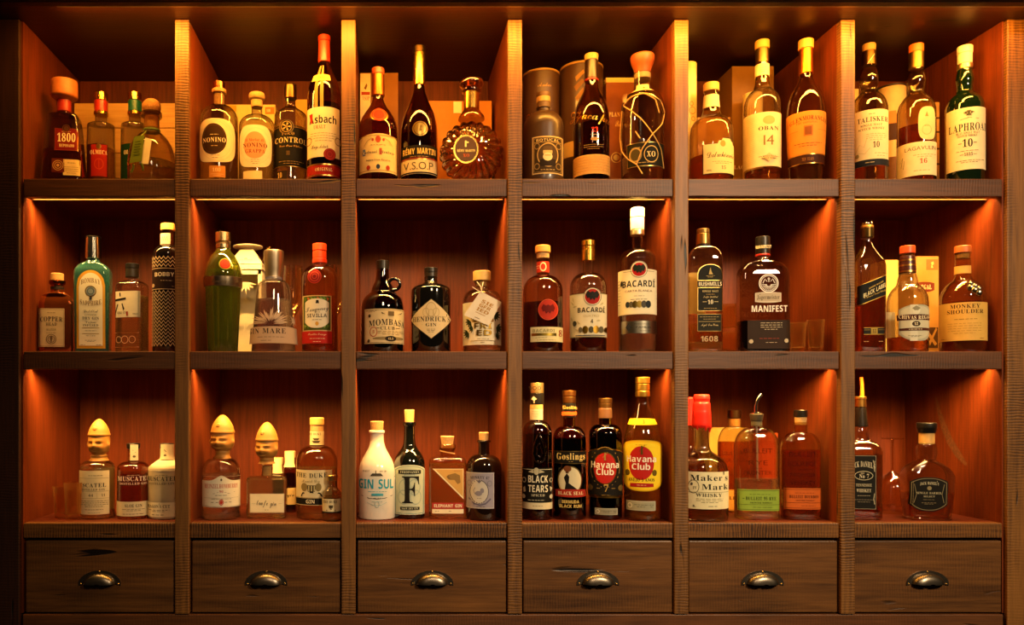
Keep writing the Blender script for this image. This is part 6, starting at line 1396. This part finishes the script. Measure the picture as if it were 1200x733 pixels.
b.label((308, 354, 452, 548), '*c8963c', shape='archlow', items=[('sh', .0, .02, 1, .965, '1b1712', 'archlow'), ('o', .5, .38, .39, .03, 'a88440'), ('d', .5, .40, .31, '*c8963c'), ('d', .5, .40, .29, 'b8241c'), ('t', 'Havana', .5, .33, .72, .13, 'f2ead2', 'sans'), ('t', 'Club', .5, .47, .46, .13, 'f2ead2', 'sans'), ('t', '7', .53, .80, .12, .14, 'c8a050', 'serif'), ('f', .25, .79, .42, .82, 1, 'a88440'), ('f', .64, .79, .8, .82, 1, 'a88440'), ('d', .12, .8, .06, '6a5428'), ('d', .9, .8, .06, '6a5428'), ('f', .35, .93, .7, .95, 1, 'a88440'), ('r', 0, .945, 1, .955, '*a8803c')] + figure(.5, .12, 1, 'a88440'))
b.label((341, 588, 428, 614), 'a8a48c', items=[('r', .04, .1, .96, .9, '8c8872'), ('o', .13, .5, .08, .3, 'd8d4c0'), ('f', .28, .3, .75, .7, 2, '3a382c'), ('f', .8, .3, .95, .7, 2, '3a382c')])
b = havana('pale rum bottle with gold cap and bright yellow label with red disc, numbered 3', 527, 0.062, True)
b.body([(148, 23), (170, 24), (195, 31), (225, 43), (255, 57), (285, 68), (315, 74), (345, 75), (640, 74)], glass('f4e2a0'), liq=(240, L_GOLD))
for i, (a, c) in enumerate(((75, 100), (101, 128), (129, 152))): b.cap(a, c, 29 - (i == 1), foil('e8b850', 0.28), name=('cap', 'cap_skirt', 'ring')[i])
b.label((472, 236, 578, 262), 'e8c020', shape='archboth', off=0.0008, name='neck_label', items=[('t', '3', .55, .5, .08, .5, '8a6010', 'serif')])
b.label((448, 321, 606, 522), 'c89a18', shape='swell', items=[('sh', .02, .02, .98, .98, 'f0c21c', 'swell'), ('sh', .05, .05, .95, .95, 'f6d22c', 'swell'), ('d', .47, .45, .30, 'b8241c'), ('t', 'Havana', .47, .37, .70, .12, 'f6eed6', 'sans'), ('t', 'Club', .46, .52, .44, .12, 'f6eed6', 'sans'), ('d', .14, .64, .055, '6a5418'), ('d', .78, .64, .055, '6a5418'), ('t', 'AÑEJO 3 AÑOS'.replace('Ñ', 'N'), .47, .775, .62, .065, '2a2010', 'serif'), ('sh', .2, .84, .76, .92, 'a8201c', 'archboth'), ('f', .3, .87, .66, .89, 1, 'f0d890'), ('f', .25, .08, .7, .11, 1, 'c89a18')] + figure(.48, .15, 1.1, '5a4414'))
b.label((464, 560, 576, 598), 'b4b094', items=[('r', .03, .1, .97, .9, '9a967c'), ('o', .13, .5, .08, .3, 'e0dcc8'), ('f', .28, .3, .75, .7, 2, '4a483a'), ('f', .8, .3, .95, .7, 2, '4a483a')])

# column 5
RED = solid('c8241a', 0.28, coat=0.3, noise=0.05)
def makers(label, cx, Y, full):
    b = Bottle('whiskey_bottle', label, (3, 5), cx, Y, sec=None if full else None, group=G)
    b.body([(262, 28), (300, 27), (340, 30), (362, 38), (376, 56), (392, 80), (412, 96), (440, 104), (640, 104)], CLEAR if full else WARM, liq=(505, L_WHISKY) if full else (420, L_WHISKY))
    b.solidprof([(142, 22), (146, 31), (160, 33), (168, 31), (172, 31), (178, 34), (205, 36), (212, 37), (240, 38), (262, 39), (272, 37)], RED, 'wax_cap')
    for i in range(7):
        a = -1.4 + i * .5; r = b.w(33) if False else 34 * b.s * b.k * math.cos(b.th)
        p = Vector((r * math.sin(a), -r * math.cos(a), b.z(262))); l = (0.006, 0.011, 0.004, 0.013, 0.007, 0.010, 0.016)[i]
        b.tube([p, p - Vector((0, 0, l * .6)), p - Vector((0, 0, l))], [0.0034, 0.003, 0.0016], RED, 'wax_drip', 8)
    return b
b = makers('square-shouldered bourbon bottle with dripping red wax cap and cream label', 104, 0.070, True)
b.label((30, 446, 211, 592), 'e8dcae', items=[('t', "Maker's", .56, .16, .78, .15, '2c2a22', 'serif'), ('t', 'Mark', .68, .40, .54, .15, '2c2a22', 'serif'), ('o', .24, .40, .12, .1, '4a483a'), ('t', 'IV', .27, .43, .08, .07, '4a483a', 'serif'), ('d', .2, .33, .025, '4a483a'), ('t', 'WHISKY', .56, .62, .54, .09, '3a382c', 'serif'), ('r', .12, .54, .98, .55, '8a8460'), ('f', .3, .70, .85, .84, 3, '8a8460'), ('t', '1L', .26, .92, .06, .05, '3a382c', 'plain'), ('f', .5, .9, .78, .94, 1, '3a382c')])
b = Bottle('whiskey_bottle', 'second red-wax bottle mostly hidden between the upright and the cream-label bourbon', (3, 5), 58, 0.165, group=G)
b.body([(262, 20), (330, 22), (372, 36), (400, 60), (440, 68), (640, 68)], WARM, liq=(420, L_WHISKY)); b.solidprof([(152, 18), (156, 24), (200, 26), (250, 28), (262, 27)], RED, 'wax_cap')
def bulleit(label, cx, bhw, top, Y, s0, s1, liq, lm, glass_=None):
    b = Bottle('whiskey_bottle', label, (3, 5), cx, Y, sec=(0.5, 3.2), rot=-6, group=G)
    b.std(top, 27, s0, s1, bhw, glass_ or WARM, liq=(liq, lm), style='r', nseg=48)
    return b
EM = '~d8b070'
b = bulleit('amber bourbon bottle with bronze stopper standing behind the pourer bottle', 236, 70, 238, 0.175, 268, 345, 330, L_WHISKY)
b.cap(203, 236, 27, BRONZE, name='stopper'); b.cap(236, 268, 22, CORK, name='cork')
b.label((168, 515, 300, 597), 'd8a048', items=[('t', 'BULLEIT', .4, .4, .7, .15, '4a3414', 'serif'), ('b', .02, .01, '8a6424')])
b.label((180, 350, 290, 440), None, items=[('t', 'BULLEIT', .5, .25, .9, .16, EM, 'plain'), ('t', 'BOURBON', .5, .55, .9, .16, EM, 'plain')])
b = bulleit('clear rye bottle with steel pourer, cord-wrapped stopper and lime green label', 322, 92, 262, 0.066, 272, 348, 478, L_PALE, glass('f2efe6'))
b.cap(218, 246, 28, solid('3a3020', 0.5), 24, name='stopper'); b.cap(246, 268, 22, solid('4a4430', 0.5), name='cork')
ST = foil('c8c4bc', 0.15)
b.tube([b.side(320, 232), b.side(319, 212), b.side(320, 190), b.side(322, 172), b.side(330, 155), b.side(340, 141)], 0.0042, ST, 'pourer_spout', 12)
b.cap(212, 221, 22, ST, name='pourer_collar')
b.tube([b.side(322, 262), b.side(323, 330), b.side(325, 480)], 0.0018, solid('b8a890', 0.3, 0.5), 'pourer_tube', 8)
b.label((248, 340, 400, 505), None, items=[('t', 'BULLEIT', .5, .14, .74, .11, EM, 'plain'), ('t', 'RYE', .5, .42, .5, .11, EM, 'plain'), ('r', .4, .55, .6, .56, EM), ('t', 'FRONTIER', .5, .66, .72, .09, EM, 'plain'), ('t', 'WHISKEY', .5, .86, .66, .10, EM, 'plain')])
b.label((226, 514, 418, 598), '8aa43c', items=[('r', 0, .05, 1, .07, '4a5a1c'), ('r', 0, .93, 1, .95, '4a5a1c'), ('t', 'BULLEIT 95 RYE', .52, .42, .72, .15, '26300e', 'serif'), ('t', 'FRONTIER WHISKEY', .52, .62, .52, .07, '3a4616', 'serif'), ('f', .1, .2, .9, .26, 1, '4a5a1c'), ('f', .2, .8, .9, .86, 1, '4a5a1c'), ('f', .08, .4, .14, .46, 1, '26300e'), ('r', 0, .70, 1, .715, '4a5a1c')])
b = bulleit('bourbon bottle with black stopper, raised lettering and burnt orange label', 494, 82, 250, 0.060, 290, 352, 362, L_WHISKY)
b.cap(203, 231, 28, BLK, name='stopper'); b.cap(231, 262, 25, CORK, 22, name='cork')
b.label((420, 355, 570, 510), None, items=[('t', 'BULLEIT', .5, .14, .78, .12, EM, 'plain'), ('t', 'BOURBON', .5, .38, .84, .12, EM, 'plain'), ('r', .36, .52, .64, .535, EM), ('t', 'FRONTIER', .5, .66, .72, .09, EM, 'plain'), ('t', 'WHISKEY', .5, .86, .72, .11, EM, 'plain')])
b.label((410, 509, 582, 592), 'c05c20', items=[('r', 0, .05, 1, .07, '5a2408'), ('r', 0, .93, 1, .95, '5a2408'), ('t', 'BULLEIT BOURBON', .5, .40, .78, .14, '3a1606', 'serif'), ('t', 'FRONTIER WHISKEY', .52, .58, .5, .06, '5a2408', 'serif'), ('f', .1, .2, .9, .25, 1, '6a2c0c'), ('f', .3, .8, .9, .85, 1, '6a2c0c'), ('r', 0, .68, 1, .695, '5a2408')])
gift_box('gift_box', 'yellow carton at the back behind the bourbon bottles', (3, 5), 138, 292, 273, 0.25, 0.05, paper('e6c05c'))
mb = MB(); sc0 = tag(empty('paper_packet', (wx(912, 0.27) - 0.034, 0.265, SHELF[3] + 0.0003)), 'small orange-red packet at the back beside the pourer bottle', 'packet')
hz_ = wz(508, 0.25) - SHELF[3]; mb.box(-.022, .022, -.012, .012, 0, hz_); mb.build('body', paper('c04a1c'), sc0, bevel=0.002)
mb = MB(); mb.box(-.024, .024, -.0135, .0135, hz_ - .02, hz_); mb.build('fold', paper('d0602a'), sc0, bevel=0.001)

# column 6
b = Bottle('whiskey_bottle', 'square black-label whiskey bottle with orange-lit pourer beside the upright', (3, 6), 76, 0.075, sec=(0.85, 7), rot=-10, group=G, fit=0.97)
b.body([(250, 28), (268, 29), (285, 34), (300, 37), (318, 42), (332, 62), (345, 78), (362, 85), (640, 83)], WARM, liq=(585, L_AMBER), nseg=48)
b.cap(160, 192, 24, foil('a87c3c', .3), 26, name='pourer_collar'); b.cap(150, 162, 26, foil('d8a850', .3), name='pourer_flange'); b.cap(192, 268, 25, plastic('17120e', .25), 33, name='neck_wrap')
b.tube([b.side(83, 155), b.side(83, 120), b.side(82, 96), b.side(80, 76)], [0.0045, 0.0038, 0.0036, 0.0034], solid('d86a1c', 0.25, 0.2), 'pourer_spout', 12)  # orange light on the spout is put into its colour
b.label((10, 380, 136, 592), '17150f', items=[('b', .02, .008, 'c8bc98'), ('t', "JACK DANIEL'S", .52, .16, .86, .10, 'd8ccaa', 'serif', .05), ('sh', .22, .29, .88, .46, 'c8bc98', 'oval'), ('sh', .24, .30, .86, .45, '17150f', 'oval'), ('t', 'OLD', .5, .33, .12, .03, 'd8ccaa', 'serif'), ('t', 'No 7', .56, .385, .34, .075, 'd8ccaa', 'serif'), ('t', 'TENNESSEE', .55, .55, .56, .05, 'c8bc98', 'serif'), ('t', 'WHISKEY', .55, .65, .52, .06, 'd8ccaa', 'serif'), ('f', .2, .73, .9, .76, 1, 'a89c7c'), ('f', .2, .80, .92, .88, 2, '8a8068'), ('l', [(.93, .1), (.9, .2), (.93, .3)], .0012, 'c8bc98'), ('l', [(.93, .7), (.9, .8), (.93, .9)], .0012, 'c8bc98')])
# the label wraps on to the side of the square bottle
hx_ = b.R(0.1)[1] + 0.0006; hy_ = b.R(.1)[2]; mb = MB(); mb.box(hx_, hx_ + .0003, -hy_ * .55, hy_ * .55, b.zf(592), b.zf(380)); mb.build('side_label', paper('17150f'), b.root)
coupe('stemmed glass standing upside down beside the black-label whiskey bottles', (3, 6), 203, 0, 66, 313, 0.16, None, inv=True)
b = Bottle('whiskey_bottle', 'squat square whiskey decanter bottle with flat black stopper and black label', (3, 6), 336, 0.062, sec=(0.62, 6), rot=-10, group=G)
b.body([(332, 32), (338, 36), (352, 40), (370, 41), (386, 38), (396, 36), (404, 46), (414, 64), (428, 84), (444, 96), (462, 103), (500, 102), (580, 94), (618, 88), (640, 92)], CLEAR, liq=(530, L_WHISKY), nseg=48)
b.solidprof([(252, 38), (255, 42), (270, 42), (284, 38), (292, 36)], BLK, 'stopper'); b.cap(290, 336, 32, solid('c89a54', 0.6), name='neck_label')
b.label((270, 466, 412, 600), '1a1712', shape='swell', items=[('sh', .03, .03, .97, .97, '8a7c58', 'swell'), ('sh', .045, .045, .955, .955, '1a1712', 'swell'), ('t', "JACK DANIEL'S", .5, .17, .5, .08, 'cfc4a0', 'serif', .025), ('d', .5, .32, .06, '8a7c58'), ('t', 'SINGLE BARREL', .5, .46, .68, .06, 'b8ac88', 'serif'), ('t', 'SELECT', .5, .56, .3, .05, 'b8ac88', 'serif'), ('f', .25, .64, .75, .67, 1, '8a7c58'), ('f', .3, .73, .7, .80, 2, '8a7c58'), ('l', [(.1, .2), (.16, .5), (.1, .75)], .001, '8a7c58'), ('l', [(.9, .2), (.84, .5), (.9, .75)], .001, '8a7c58')])
